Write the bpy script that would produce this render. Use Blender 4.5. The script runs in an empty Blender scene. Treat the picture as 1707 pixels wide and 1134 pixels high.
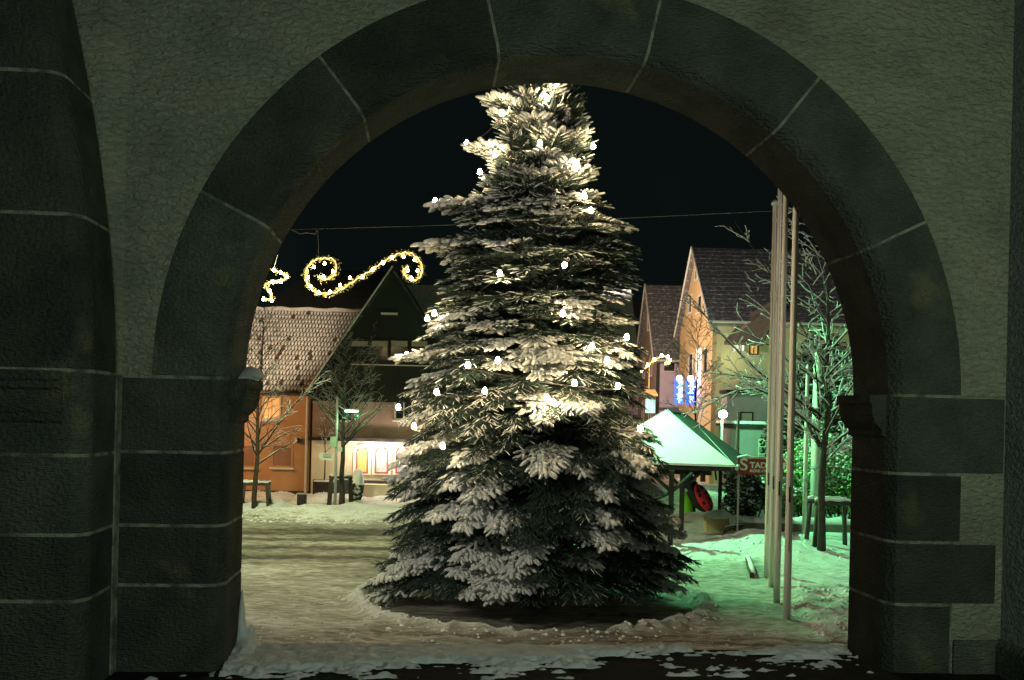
import bpy, math, random
import numpy as np
from mathutils import Vector, Matrix
C = bpy.context.scene.collection
S = bpy.context.scene
R = math.radians

# ------------------------------------------------------------------ camera, world, light, exposure
EYE = 3.2; ROLL = R(1.3); SHIFT = 127 / 1707.0
cam = bpy.data.objects.new('camera', bpy.data.cameras.new('camera')); C.objects.link(cam)
cam.data.lens = 36; cam.data.sensor_width = 36; cam.data.shift_y = SHIFT
cam.data.clip_start = 0.1; cam.data.clip_end = 1000
cam.matrix_world = Matrix.Translation((0, 0, EYE)) @ Matrix.Rotation(R(90), 4, 'X') @ Matrix.Rotation(ROLL, 4, 'Z')
S.camera = cam
S.view_settings.view_transform = 'Standard'; S.view_settings.look = 'None'
S.view_settings.exposure = 0; S.view_settings.gamma = 1
S.cycles.use_denoising = True
S.cycles.max_bounces = 5; S.cycles.diffuse_bounces = 3; S.cycles.glossy_bounces = 2
S.cycles.sample_clamp_indirect = 3.0
w = bpy.data.worlds.new('World'); S.world = w; w.use_nodes = True
nt = w.node_tree; bg = nt.nodes['Background']
tc = nt.nodes.new('ShaderNodeTexCoord'); no = nt.nodes.new('ShaderNodeTexNoise'); cr = nt.nodes.new('ShaderNodeValToRGB')
no.inputs['Scale'].default_value = 3.0; no.inputs['Detail'].default_value = 3
nt.links.new(tc.outputs['Generated'], no.inputs['Vector']); nt.links.new(no.outputs['Fac'], cr.inputs['Fac'])
cr.color_ramp.elements[0].position = .52; cr.color_ramp.elements[0].color = (.0026, .0046, .0042, 1)
cr.color_ramp.elements[1].position = .8; cr.color_ramp.elements[1].color = (.006, .0095, .0085, 1)
nt.links.new(cr.outputs['Color'], bg.inputs['Color']); bg.inputs['Strength'].default_value = 1.0

def lamp(name, loc, watts, col, radius=.12, parent=None):
    l = bpy.data.lights.new(name, 'POINT'); l.energy = watts; l.color = col; l.shadow_soft_size = radius
    o = bpy.data.objects.new(name, l); C.objects.link(o); o.location = loc
    if parent: o.parent = parent
    return o
def spot(name, loc, to, watts, col, angle, blend=.5, radius=.1):
    l = bpy.data.lights.new(name, 'SPOT'); l.energy = watts; l.color = col; l.shadow_soft_size = radius
    l.spot_size = R(angle); l.spot_blend = blend
    o = bpy.data.objects.new(name, l); C.objects.link(o); o.location = loc
    o.rotation_euler = (Vector(to) - Vector(loc)).to_track_quat('-Z', 'Y').to_euler()
    return o
GREEN = (.24, 1.0, .40); ORANGE = (1.0, .46, .16); WARM = (1.0, .78, .46)
lamp('arcade_right_fill', (2.9, 1.6, 3.7), 168, (.84, .98, .72), .25)  # unseen light added to brighten the right of the arch wall, no fixture
lamp('arcade_left_fill', (-.6, -1.6, 4.6), 175, (.80, .98, .84), .3)  # added fill behind the camera, lifts the dark left piers
spot('square_lamp_light', (1.77, 29.3, 7.2), (7.6, 27.6, 0), 10500, GREEN, 112, .35, .16)
spot('corner_lamp_light', (-7.0, 9.6, 6.2), (3.2, 19.5, 1.2), 1300, (1.0, .93, .72), 84, .45, .2)
spot('street_light_left', (-7.6, 25.0, 7.4), (-4.5, 26.0, 0), 3500, (.88, .93, .50), 130, .5, .2)
spot('sodium_lamp_left', (-11.4, 33.6, 3.6), (-9.6, 37.0, .8), 520, (1.0, .50, .20), 150, .5, .15)
spot('sodium_lamp_roof', (-9.5, 31.0, 9.6), (-11.5, 39.0, 6.0), 3800, (1.0, .85, .62), 66, .5, .15)
spot('sodium_lamp_right', (1.5, 51.0, 7.5), (11, 56.5, 6.5), 5200, (1.0, .74, .48), 120, .5, .2)
spot('right_trees_fill', (9.5, 13.5, 7.0), (7.6, 24.0, 4.2), 900, (1.0, .95, .80), 74, .5, .2)  # added out of view to brighten the right-hand trees and poles
spot('right_roof_fill', (2.5, 40.0, 9.0), (13, 54.0, 9.5), 2500, (.95, .86, .80), 90, .6, .2)  # added spot without a fixture, lifts the tall house's grey roof

# ------------------------------------------------------------------ helpers
def ray(px, py):
    u = (px - 853.5) / 1707; v = (567 - py) / 1707 + SHIFT
    c, s = math.cos(ROLL), math.sin(ROLL)
    return u * c - v * s, u * s + v * c
def at(px, py, Y):
    a, b = ray(px, py); return Vector((a * Y, Y, EYE + b * Y))
def gnd(px, py, z=0.0):
    a, b = ray(px, py); k = (z - EYE) / b; return Vector((a * k, k, z))

class MB:
    def __init__(s): s.v = []; s.f = []; s.n = 0
    def add(s, verts, faces):
        s.v.extend([tuple(p) for p in verts]); s.f.extend([tuple(i + s.n for i in f) for f in faces]); s.n += len(verts)
    def box(s, x0, x1, y0, y1, z0, z1):
        s.add([(x0,y0,z0),(x1,y0,z0),(x1,y1,z0),(x0,y1,z0),(x0,y0,z1),(x1,y0,z1),(x1,y1,z1),(x0,y1,z1)],
              [(0,3,2,1),(4,5,6,7),(0,1,5,4),(1,2,6,5),(2,3,7,6),(3,0,4,7)]); return s
    def prism(s, pts, d, cap=True):      # pts: 3-D loop, extruded by vector d
        n = len(pts); d = Vector(d)
        s.add([Vector(p) for p in pts] + [Vector(p) + d for p in pts],
              [(i, (i+1) % n, n + (i+1) % n, n + i) for i in range(n)] + ([tuple(range(n))[::-1], tuple(range(n, 2*n))] if cap else [])); return s
    def tube(s, pts, rad, n=6, cap=True):
        pts = [Vector(p) for p in pts]; rad = [rad] * len(pts) if not hasattr(rad, '__len__') else rad
        V = []
        up = Vector((0, 0, 1))
        for i, p in enumerate(pts):
            t = (pts[min(i+1, len(pts)-1)] - pts[max(i-1, 0)])
            if t.length < 1e-9: t = Vector((0, 0, 1))
            t.normalize(); a = t.cross(up)
            if a.length < .1: a = t.cross(Vector((0, 1, 0)))
            a.normalize(); b = a.cross(t)
            for k in range(n):
                q = 2 * math.pi * k / n; V.append(p + (a * math.cos(q) + b * math.sin(q)) * rad[i])
        m = len(pts)
        F = [(i*n + k, i*n + (k+1) % n, (i+1)*n + (k+1) % n, (i+1)*n + k) for i in range(m-1) for k in range(n)]
        if cap: F += [tuple(range(n))[::-1], tuple((m-1)*n + k for k in range(n))]
        s.add(V, F); return s
    def lathe(s, prof, c=(0, 0, 0), n=16):
        V = [(c[0] + r*math.cos(2*math.pi*k/n), c[1] + r*math.sin(2*math.pi*k/n), c[2] + z) for r, z in prof for k in range(n)]
        m = len(prof)
        s.add(V, [(i*n+k, i*n+(k+1) % n, (i+1)*n+(k+1) % n, (i+1)*n+k) for i in range(m-1) for k in range(n)]
              + [tuple(range(n))[::-1], tuple((m-1)*n+k for k in range(n))]); return s
    def ball(s, c, r, n=10, m=6, sq=(1, 1, 1)):
        return s.lathe_sq([(r*math.sin(math.pi*i/m), -r*math.cos(math.pi*i/m)) for i in range(1, m)], c, n, sq)
    def lathe_sq(s, prof, c, n, sq):
        V = [(c[0] + r*sq[0]*math.cos(2*math.pi*k/n), c[1] + r*sq[1]*math.sin(2*math.pi*k/n), c[2] + z*sq[2]) for r, z in prof for k in range(n)]
        m = len(prof)
        s.add(V, [(i*n+k, i*n+(k+1) % n, (i+1)*n+(k+1) % n, (i+1)*n+k) for i in range(m-1) for k in range(n)]
              + [tuple(range(n))[::-1], tuple((m-1)*n+k for k in range(n))]); return s
    def build(s, name, mat, parent=None, smooth=False, bevel=0):
        me = bpy.data.meshes.new(name); me.from_pydata(s.v, [], s.f); me.update()
        return link(name, me, mat, parent, smooth, bevel)

def link(name, me, mat, parent=None, smooth=False, bevel=0):
    me.materials.append(mat)
    if smooth: me.polygons.foreach_set('use_smooth', [True] * len(me.polygons))
    o = bpy.data.objects.new(name, me); C.objects.link(o)
    if parent: o.parent = parent
    if bevel:
        b = o.modifiers.new('bevel', 'BEVEL'); b.width = bevel; b.segments = 2; b.limit_method = 'ANGLE'; b.angle_limit = R(40)
    return o
def fast_mesh(name, V, T, mat, parent=None, smooth=False):
    V = np.asarray(V, np.float32); T = np.asarray(T, np.int32); me = bpy.data.meshes.new(name)
    k = T.shape[1]
    me.vertices.add(len(V)); me.vertices.foreach_set('co', V.ravel())
    me.loops.add(T.size); me.loops.foreach_set('vertex_index', T.ravel())
    me.polygons.add(len(T)); me.polygons.foreach_set('loop_start', np.arange(0, T.size, k, dtype=np.int32))
    me.update(calc_edges=True); me.validate()
    return link(name, me, mat, parent, smooth)
def thing(name, label, cat, loc=(0, 0, 0), rz=0, group=None):
    o = bpy.data.objects.new(name, None); C.objects.link(o); o.location = loc; o.rotation_euler = (0, 0, rz)
    return tag(o, label, cat, group)
def tag(o, label, cat, group=None):
    o['label'] = label; o['category'] = cat
    if group: o['group'] = group
    return o
def setting(o, kind='structure'): o['kind'] = kind; return o
def text_mesh(name, body, size, mat, parent, mtx, extrude=.01, align='LEFT', offset=0):
    cu = bpy.data.curves.new(name, 'FONT'); cu.body = body; cu.size = size; cu.extrude = extrude; cu.align_x = align; cu.offset = offset
    t = bpy.data.objects.new('text_source', cu); C.objects.link(t)
    dg = bpy.context.evaluated_depsgraph_get(); me = bpy.data.meshes.new_from_object(t.evaluated_get(dg))
    bpy.data.objects.remove(t)
    me.transform(mtx)
    return link(name, me, mat, parent)

# ------------------------------------------------------------------ materials
def mat(name, c1, c2=None, scale=5., detail=4., bump=0., bscale=40., bdist=.02, rough=.9, island=0., stretch=(1, 1, 1), lo=.35, hi=.65,
        emit=None, estr=0, metal=0, spots=None, spec=.3, distort=0., bdetail=6., tool=0.):
    m = bpy.data.materials.new(name); m.use_nodes = True; t = m.node_tree; N = t.nodes; L = t.links
    b = N['Principled BSDF']; b.inputs['Roughness'].default_value = rough; b.inputs['Metallic'].default_value = metal
    b.inputs['Specular IOR Level'].default_value = spec
    tc = N.new('ShaderNodeTexCoord'); mp = N.new('ShaderNodeMapping'); mp.inputs['Scale'].default_value = stretch
    L.new(tc.outputs['Object'], mp.inputs['Vector'])
    if c2 is None: c2 = tuple(x * .8 for x in c1)
    n = N.new('ShaderNodeTexNoise'); n.inputs['Scale'].default_value = scale; n.inputs['Detail'].default_value = detail
    n.inputs['Distortion'].default_value = distort
    L.new(mp.outputs[0], n.inputs['Vector'])
    r = N.new('ShaderNodeValToRGB'); r.color_ramp.elements[0].position = lo; r.color_ramp.elements[1].position = hi
    r.color_ramp.elements[0].color = (*c1, 1); r.color_ramp.elements[1].color = (*c2, 1)
    L.new(n.outputs['Fac'], r.inputs['Fac']); col = r.outputs['Color']
    if spots:
        n2 = N.new('ShaderNodeTexNoise'); n2.inputs['Scale'].default_value = spots[1]; n2.inputs['Detail'].default_value = 3
        L.new(tc.outputs['Object'], n2.inputs['Vector'])
        r2 = N.new('ShaderNodeValToRGB'); r2.color_ramp.elements[0].position = spots[2]; r2.color_ramp.elements[1].position = spots[3]
        L.new(n2.outputs['Fac'], r2.inputs['Fac'])
        mx = N.new('ShaderNodeMixRGB'); mx.inputs[2].default_value = (*spots[0], 1)
        L.new(r2.outputs['Color'], mx.inputs[0]); L.new(col, mx.inputs[1]); col = mx.outputs[0]
    if island:
        g = N.new('ShaderNodeNewGeometry'); mr = N.new('ShaderNodeMapRange')
        mr.inputs['To Min'].default_value = 1 - island; mr.inputs['To Max'].default_value = 1 + island
        L.new(g.outputs['Random Per Island'], mr.inputs['Value'])
        hs = N.new('ShaderNodeMixRGB'); hs.blend_type = 'MULTIPLY'; hs.inputs[0].default_value = 1
        cb = N.new('ShaderNodeCombineXYZ')
        for i in range(3): L.new(mr.outputs[0], cb.inputs[i])
        L.new(col, hs.inputs[1]); L.new(cb.outputs[0], hs.inputs[2]); col = hs.outputs[0]
    L.new(col, b.inputs['Base Color'])
    if bump:
        nb = N.new('ShaderNodeTexNoise'); nb.inputs['Scale'].default_value = bscale; nb.inputs['Detail'].default_value = bdetail
        nb.inputs['Distortion'].default_value = distort
        L.new(mp.outputs[0], nb.inputs['Vector']); h = nb.outputs['Fac']
        if tool:
            wv = N.new('ShaderNodeTexNoise'); wv.inputs['Scale'].default_value = tool; wv.inputs['Detail'].default_value = 2
            mp2 = N.new('ShaderNodeMapping'); mp2.inputs['Scale'].default_value = (1, 1, 6); mp2.inputs['Rotation'].default_value = (0, .7, 0)
            L.new(tc.outputs['Object'], mp2.inputs['Vector']); L.new(mp2.outputs[0], wv.inputs['Vector'])
            ad = N.new('ShaderNodeMath'); ad.operation = 'ADD'; L.new(h, ad.inputs[0]); L.new(wv.outputs['Fac'], ad.inputs[1]); h = ad.outputs[0]
        bp = N.new('ShaderNodeBump'); bp.inputs['Strength'].default_value = bump; bp.inputs['Distance'].default_value = bdist
        L.new(h, bp.inputs['Height']); L.new(bp.outputs[0], b.inputs['Normal'])
    if emit: b.inputs['Emission Color'].default_value = (*emit, 1); b.inputs['Emission Strength'].default_value = estr
    return m

M = {}
M['stone'] = mat('sandstone', (.075, .090, .074), (.125, .140, .114), 3, 8, .9, 45, .035, .92, island=.34, spec=.08, spots=((.19, .19, .125), 2.1, .63, .72), tool=22)
M['mortar'] = mat('lime_mortar', (.33, .35, .27), (.12, .135, .10), 9, 5, .8, 90, .02, lo=.42, hi=.62)
M['plaster'] = mat('trowelled_plaster', (.29, .315, .24), (.37, .38, .285), 1.3, 8, .95, 19, .055, .95, distort=.8, spots=((.20, .215, .165), 1.5, .50, .78), stretch=(1, 1, 2.0), bdetail=9)
M['plaster_side'] = mat('grey_plaster', (.22, .25, .25), (.27, .29, .28), 1.6, 6, .9, 15, .05, .95, distort=1.4, stretch=(1, 1, 1.5))
M['snow'] = mat('snow', (.80, .82, .82), (.66, .69, .70), 6, 5, .5, 30, .03, .7)
M['twig_snow'] = mat('twig_snow', (.80, .81, .80), (.60, .63, .62), 25, 3, .6, 60, .02, .75)
M['needles'] = mat('spruce_needles', (.020, .042, .034), (.048, .082, .064), 9, 3, 0, rough=.8, island=.35)
M['bark'] = mat('bark', (.028, .023, .020), (.055, .045, .037), 14, 4, .7, 50, .01)
M['dark_wood'] = mat('dark_wood', (.022, .018, .015), (.04, .033, .027), 8, 4, .4, 40, .005, stretch=(1, 1, .2))
M['stake'] = mat('weathered_stake', (.035, .030, .025), (.07, .06, .05), 8, 4, .4, 40, .005, stretch=(1, 1, .2))
M['pole'] = mat('painted_pole', (.74, .72, .64), (.62, .60, .54), 3, 3, 0, rough=.4, metal=.0, stretch=(1, 1, .15))
M['galv'] = mat('galvanised_post', (.40, .42, .42), (.30, .32, .33), 6, 3, .1, 40, .003, rough=.5, metal=.3)
M['wire'] = mat('wire', (.22, .22, .22), (.16, .16, .16), 10)
M['darkmetal'] = mat('dark_metal', (.03, .03, .03), (.05, .05, .05), 10, rough=.5)
M['garland'] = mat('garland_leaves', (.16, .19, .04), (.42, .36, .12), 30, 2, 0, rough=.7, island=.4)
M['bulb'] = mat('warm_bulb', (1, .8, .5), emit=(1, .75, .40), estr=270)
M['bulb_small'] = mat('warm_garland_bulb', (1, .8, .5), emit=(1, .68, .32), estr=150)
M['rope'] = mat('light_rope', (1, .7, .3), emit=(1, .58, .20), estr=2.2)
M['lamp_green'] = mat('green_white_lamp', (1, 1, 1), emit=(.5, 1, .72), estr=9)
M['lamp_white'] = mat('white_lamp', (1, 1, 1), emit=(1, .82, .62), estr=20)

def snow_mat():
    # dirty / clean snow blended by the 'dirt' attribute (trodden slush, tyre tracks, painted shade under the tree) with fine grain
    m = bpy.data.materials.new('trodden_snow'); m.use_nodes = True; t = m.node_tree; N = t.nodes; L = t.links; b = N['Principled BSDF']
    b.inputs['Roughness'].default_value = .75; b.inputs['Specular IOR Level'].default_value = .35
    tc = N.new('ShaderNodeTexCoord'); at_ = N.new('ShaderNodeAttribute'); at_.attribute_name = 'dirt_and_shade'
    n = N.new('ShaderNodeTexNoise'); n.inputs['Scale'].default_value = 5.5; n.inputs['Detail'].default_value = 10; n.inputs['Roughness'].default_value = .7
    mp = N.new('ShaderNodeMapping'); mp.inputs['Scale'].default_value = (.45, 1.5, 1); mp.inputs['Rotation'].default_value = (0, 0, R(4))
    L.new(tc.outputs['Object'], mp.inputs['Vector']); L.new(mp.outputs[0], n.inputs['Vector'])
    a = N.new('ShaderNodeMath'); a.operation = 'MULTIPLY_ADD'; a.inputs[1].default_value = 1.6; a.inputs[2].default_value = -.80
    L.new(n.outputs['Fac'], a.inputs[0]); a2 = N.new('ShaderNodeMath'); a2.operation = 'ADD'; L.new(a.outputs[0], a2.inputs[0]); L.new(at_.outputs['Fac'], a2.inputs[1])
    r = N.new('ShaderNodeValToRGB'); e = r.color_ramp.elements
    e[0].position = .12; e[0].color = (.76, .78, .78, 1); e[1].position = 1.0; e[1].color = (.045, .043, .036, 1)
    q = e.new(.42); q.color = (.40, .39, .34, 1); q = e.new(.7); q.color = (.17, .16, .13, 1)
    L.new(a2.outputs[0], r.inputs['Fac']); L.new(r.outputs['Color'], b.inputs['Base Color'])
    n2 = N.new('ShaderNodeTexNoise'); n2.inputs['Scale'].default_value = 16; n2.inputs['Detail'].default_value = 8; n2.inputs['Roughness'].default_value = .65
    L.new(mp.outputs[0], n2.inputs['Vector'])
    bp = N.new('ShaderNodeBump'); bp.inputs['Strength'].default_value = .9; bp.inputs['Distance'].default_value = .09
    L.new(n2.outputs['Fac'], bp.inputs['Height']); L.new(bp.outputs[0], b.inputs['Normal'])
    return m
M['ground'] = snow_mat()

# ------------------------------------------------------------------ value noise for terrain
def vnoise(x, y, sc, seed):
    rs = np.random.RandomState(seed); G = rs.rand(256, 256)
    x = x / sc + 500; y = y / sc + 500; xi = np.floor(x).astype(int); yi = np.floor(y).astype(int); fx = x - xi; fy = y - yi
    fx = fx*fx*(3-2*fx); fy = fy*fy*(3-2*fy); g = lambda i, j: G[i % 256, j % 256]
    return (g(xi, yi)*(1-fx)+g(xi+1, yi)*fx)*(1-fy) + (g(xi, yi+1)*(1-fx)+g(xi+1, yi+1)*fx)*fy
def sstep(a, b, x):
    t = np.clip((x - a) / (b - a), 0, 1); return t*t*(3-2*t)

TX, TY = 0.42, 18.0           # the Christmas tree stands here
def terrain(X, Y):
    wob = (vnoise(X, Y, 2.3, 1) - .5) * .9
    rough = (vnoise(X, Y, .35, 2) - .5) * .5 + (vnoise(X, Y, .13, 3) - .5) * .45 + (vnoise(X, Y, .8, 4) - .5) * .4
    H = rough * .085; D = np.full_like(X, .43) + (vnoise(X*.35, Y, .5, 5) - .5) * .22 + (vnoise(X, Y, 1.7, 6) - .5) * .22
    # road across, behind the tree, tyre tracks running along x and slightly away
    yr = Y - (26.0 + .10 * X)
    road = sstep(-4.8, -3.6, yr + wob*.6) * (1 - sstep(3.0, 3.8, yr + wob*.5)) * (1 - sstep(1.2, 2.4, X - (Y-24)*.15))
    trk = sum(np.exp(-((yr - c + (vnoise(X, Y*0, 3, 7)-.5)*.6) / wd)**2) for c, wd in ((-2.9, .32), (-1.3, .38), (.3, .35), (1.7, .5), (2.5, .25)))
    D = D + road * (.10 + .38 * trk); H = H - road * .03 * trk
    # ruts in front, between the tree and the arcade
    rut = sum(np.exp(-((Y - c - .05*X + (vnoise(X, Y*0, 2.5, 8)-.5)*.35) / .10)**2) for c in (13.2, 13.6, 14.0, 14.5, 14.9)) * sstep(-3.5, 1.5, X)
    D += .26 * rut + .10 * sstep(15.6, 14.6, Y); H -= .05 * rut * vnoise(X, Y, .4, 16)
    # the ring round the tree with a rim of piled snow
    r = np.hypot(X - TX, (Y - TY) * 1.0) + wob * .12; ang = np.arctan2(Y - TY, X - TX)
    rim = np.exp(-((r - 3.0) / .16)**2); H += rim * (.05 + .11 * vnoise(X, Y, .16, 9)); D -= rim * .30
    inner = 1 - sstep(2.75, 2.95, r); H -= inner * .10; D = D + inner * (.32 * sstep(.35, .5, vnoise(X, Y, .9, 10)) + .05)  # darker patches inside the ring paint the tree's shade into the ground
    # green lit lane to the right of the tree
    lane = sstep(3.2, 3.9, X) * (1 - sstep(6.4, 6.9, X)) * sstep(14.5, 16, Y) * (1 - sstep(22.5, 23.5, Y)); D -= lane * .04
    # flagpole bed and the smooth snow field on the right
    bx = X - (4.55 + (Y - 14.5) * .10 + wob*.35)
    bed = sstep(0, .45, bx) * sstep(15.1, 15.9, Y + wob*.5)
    H += bed * (.10 + .10 * vnoise(X, Y, .5, 11) * (Y < 19.5)); D -= bed * .30 
    old = bed * (1 - sstep(18.4, 19.6, Y + wob)); D += old * .12 * vnoise(X, Y, .4, 12); H += old * .12 * (vnoise(X, Y, .3, 13) - .3)
    # snow banks: left verge, right behind the lane
    lb = (1 - sstep(-2.6, -1.6, X - (Y-29)*.3)) * sstep(29.4, 30.3, Y + wob*.7) * (1 - sstep(31.6, 33.2, Y)); H += lb * (.22 + .22 * vnoise(X, Y, .6, 14)); D -= lb * .34
    lb2 = (1 - sstep(-1.8, -.8, X)) * sstep(32.5, 33.4, Y); D -= lb2 * .10
    lb3 = (1 - sstep(-2.2, -1.2, X)) * np.exp(-((Y - 35.9) / .7)**2); H += lb3 * (.22 + .25 * vnoise(X, Y, .5, 15)); D -= lb3 * .3
    rb = sstep(3.6, 4.6, X) * sstep(22.6, 24.6, Y + wob*.5) * (1 - sstep(27.5, 29.5, Y)); 
    hump = np.exp(-(((X - 6.2) / 1.6)**2 + ((Y - 25.2) / 1.5)**2)); H += rb * .10 + hump * .32; D -= np.clip(rb + hump, 0, 1) * .36
    rf = sstep(3.0, 4.5, X) * sstep(28.5, 30, Y) * (1 - sstep(36, 38, Y)); D -= rf * .34
    far = sstep(38, 42, Y) * sstep(1, 3, X); D += far * .25
    return H, np.clip(D, 0, 1)

def make_ground():
    xs = np.concatenate([np.arange(-17, -6, .16), np.arange(-6, 9, .065), np.arange(9, 16, .16)])
    ys = np.concatenate([np.arange(6.0, 12, .12), np.arange(12, 20, .055), np.arange(20, 32, .085), np.arange(32, 62, .25)])
    X, Y = np.meshgrid(xs, ys); H, D = terrain(X, Y)
    edge = np.minimum(np.minimum(X - xs[0], xs[-1] - X), ys[-1] - Y); H = np.where(edge < .3, -.15, H)
    nx, ny = len(xs), len(ys); V = np.stack([X.ravel(), Y.ravel(), H.ravel()], 1)
    i = np.arange((ny-1)*nx).reshape(ny-1, nx)[:, :-1].ravel(); T = np.stack([i, i+1, i+nx+1, i+nx], 1)
    o = fast_mesh('snowy_ground', V, T, M['ground'], smooth=True); setting(o)
    a = o.data.attributes.new('dirt_and_shade', 'FLOAT', 'POINT'); a.data.foreach_set('value', D.ravel().astype(np.float32))
make_ground()
b = MB(); b.add([(-160, -30, -.08), (160, -30, -.08), (160, 220, -.08), (-160, 220, -.08)], [(0, 1, 2, 3)])
o = b.build('far_ground', M['ground']); setting(o)
a = o.data.attributes.new('dirt_and_shade', 'FLOAT', 'POINT'); a.data.foreach_set('value', [.55]*4)

def clumps(name, pts, smin, smax, seed, m_):
    r = np.random.RandomState(seed); n = len(pts)
    base = np.array([(1,0,0),(.3,.95,0),(-.8,.6,0),(-.8,-.6,0),(.3,-.95,0),(.5,.4,.75),(-.5,.35,.8),(-.1,-.55,.78)]); Tt = np.array([(0,1,5),(1,2,6),(1,6,5),(2,3,6),(3,7,6),(3,4,7),(4,0,7),(0,5,7),(5,6,7)])
    V = base[None] * (1 + (r.rand(n, 8, 1)-.5)*.7) ; a = r.rand(n)*6.28; c, s_ = np.cos(a)[:, None], np.sin(a)[:, None]
    V = np.stack([V[..., 0]*c - V[..., 1]*s_, V[..., 0]*s_ + V[..., 1]*c, V[..., 2]], -1) * (smin + (smax-smin)*r.rand(n)**2.5)[:, None, None] * np.array([1, 1, .75])
    V = (V + pts[:, None]).reshape(-1, 3); T_ = (Tt[None] + (np.arange(n)*8)[:, None, None]).reshape(-1, 3)
    return setting(fast_mesh(name, V, T_, m_), 'stuff')
def on_ground(x, y, dz=-.008):
    h, _ = terrain(x, y); return np.stack([x, y, h + dz], 1)
rc = np.random.RandomState(5); n_ = 1300
a_ = rc.rand(n_)*6.28; q_ = 3.02 + rc.normal(size=n_)*.17; P1 = on_ground(TX + q_*np.cos(a_), TY + q_*np.sin(a_))
x_ = 4.5 + rc.rand(1500)*3.6; y_ = 15.2 + rc.rand(1500)*3.8; P2 = on_ground(x_ + (y_-14.5)*.1, y_)
x_ = -9 + rc.rand(1800)*7.5; y_ = 30.0 + rc.normal(size=1800)*.35 + (x_+5)*.0; P3 = on_ground(x_, y_)
x_ = -9 + rc.rand(700)*7; P4 = on_ground(x_, 35.8 + rc.normal(size=700)*.4)
x_ = 3.6 + rc.rand(900)*4; P5 = on_ground(x_, 24.2 + rc.normal(size=900)*.8)
clumps('snow_clumps', np.concatenate([P1, P2, P3, P4, P5]), .010, .050, 2, M['snow'])
x_ = -4 + rc.rand(5200)*11; y_ = 11.5 + rc.rand(5200)**1.2*6.5; P = on_ground(x_, y_); clumps('trodden_slush', P[np.hypot(x_-TX, y_-TY) > 3.1], .008, .040, 3, mat('slush', (.30, .29, .25), (.55, .56, .54), 3, 4, .4, 50, .01))

# ------------------------------------------------------------------ the arcade (local frame: s along the wall, t depth, z up)
WR = math.atan(.0835); WO = (0, 6.51, 0)
AC, AZ, RO, RC, RI, T = .366, 3.395, 2.605, 2.215, 2.145, .65
FL = 1.57
arc = thing('arcade_wall', 'dark sandstone round arch in rough plastered wall framing the square', 'arch wall', WO, WR)
def V3(s_, t_, z_): return Vector((s_, t_, z_))
# voussoirs
ring = MB(); mort = MB()
JA = [0, 26.1, 52.2, 78.0, 103.3, 128.7, 153.6, 180]
rs = random.Random(4)
def ring_block(mb, a0, a1, gap, ins, n=12):
    prof = [(RO, ins), ((RO+RC)/2, ins - .0 ), (RC, ins), (RC - .035, .030 + ins), (RI + ins, .085), (RI + ins, T*.5), (RI + ins, T - ins), (RO, T - ins)]
    V = []; m = len(prof)
    for i in range(n+1):
        for k, (r, t) in enumerate(prof):
            g = gap / r; a = R(a0) + g + (R(a1 - a0) - 2*g) * i / n
            V.append(V3(AC + r*math.cos(a), t, AZ + r*math.sin(a)))
    F = [(i*m+k, (i+1)*m+k, (i+1)*m+(k+1) % m, i*m+(k+1) % m) for i in range(n) for k in range(m)]
    F += [tuple(range(m)), tuple(n*m+k for k in range(m))[::-1]]
    mb.add(V, F)
for i in range(7): ring_block(ring, JA[i], JA[i+1], .0085, 0)
ring_block(mort, 0, 180, 0, .004, 60)
ring.build('arch_ring', M['stone'], arc, bevel=.007)
# piers
def pier_prof(inner, outer, sgn, ins=0):   # plan outline; inner = reveal position, sgn +1: stone lies to the left of the opening
    i = inner - sgn*ins
    return [(outer, ins), (i - sgn*.09, ins), (i - sgn*.045, .018+ins), (i - sgn*.01, .085), (i, .12), (i, T-ins), (outer, T-ins)]
def pier_block(mb, inner, outer, sgn, z0, z1, ins=0):
    P = [V3(a, b_, z0) for a, b_ in pier_prof(inner, outer, sgn, ins)]
    if sgn < 0: P = P[::-1]
    mb.prism(P, (0, 0, z1 - z0))
LI, RI_ = AC - RI, AC + RI           # -1.779, 2.511
lp = MB()
for z0, z1 in ((FL-.1, 2.105), (2.105, 2.475), (2.475, 2.93), (2.93, 3.395)):
    pier_block(lp, LI, -2.415, 1, z0 + .0095, z1 - .0095)
pier_block(mort, LI, -2.42, 1, FL-.1, 3.395, .004)
lp.build('pier', M['stone'], arc, bevel=.006)
rp = MB()
for z0, z1, so in ((FL-.1, 2.02, 2.93), (2.02, 2.43, 3.235), (2.43, 2.88, 2.985), (2.88, 3.395, 3.275)):
    pier_block(rp, RI_, so, -1, z0 + .0095, z1 - .0095)
rp.box(2.95, 3.279, -.02, .3, FL-.1, 1.79)
pier_block(mort, RI_, 2.95, -1, FL-.1, 3.395, .004)
rp.build('pier', M['stone'], arc, bevel=.006)
mort.build('mortar_joints', M['mortar'], arc)
# imposts: moulding only on the reveals
for sg, x in ((1, LI), (-1, RI_)):
    pr = [(0, 3.40), (.135, 3.40), (.135, 3.345), (.118, 3.335), (.115, 3.27), (.095, 3.215), (.06, 3.175), (.045, 3.165), (.045, 3.13), (.02, 3.11), (0, 3.07)]
    P = [V3(x - sg*.02 + sg*a_, .11, z) for a_, z in pr]
    P = [V3(x - sg*.05, .11, 3.40)] + P[1:-1] + [V3(x - sg*.05, .11, 3.07)]
    mb = MB(); mb.prism(P if sg < 0 else P[::-1], (0, T - .11 + .012, 0)); mb.build('impost', M['stone'], arc, bevel=.004)
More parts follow.
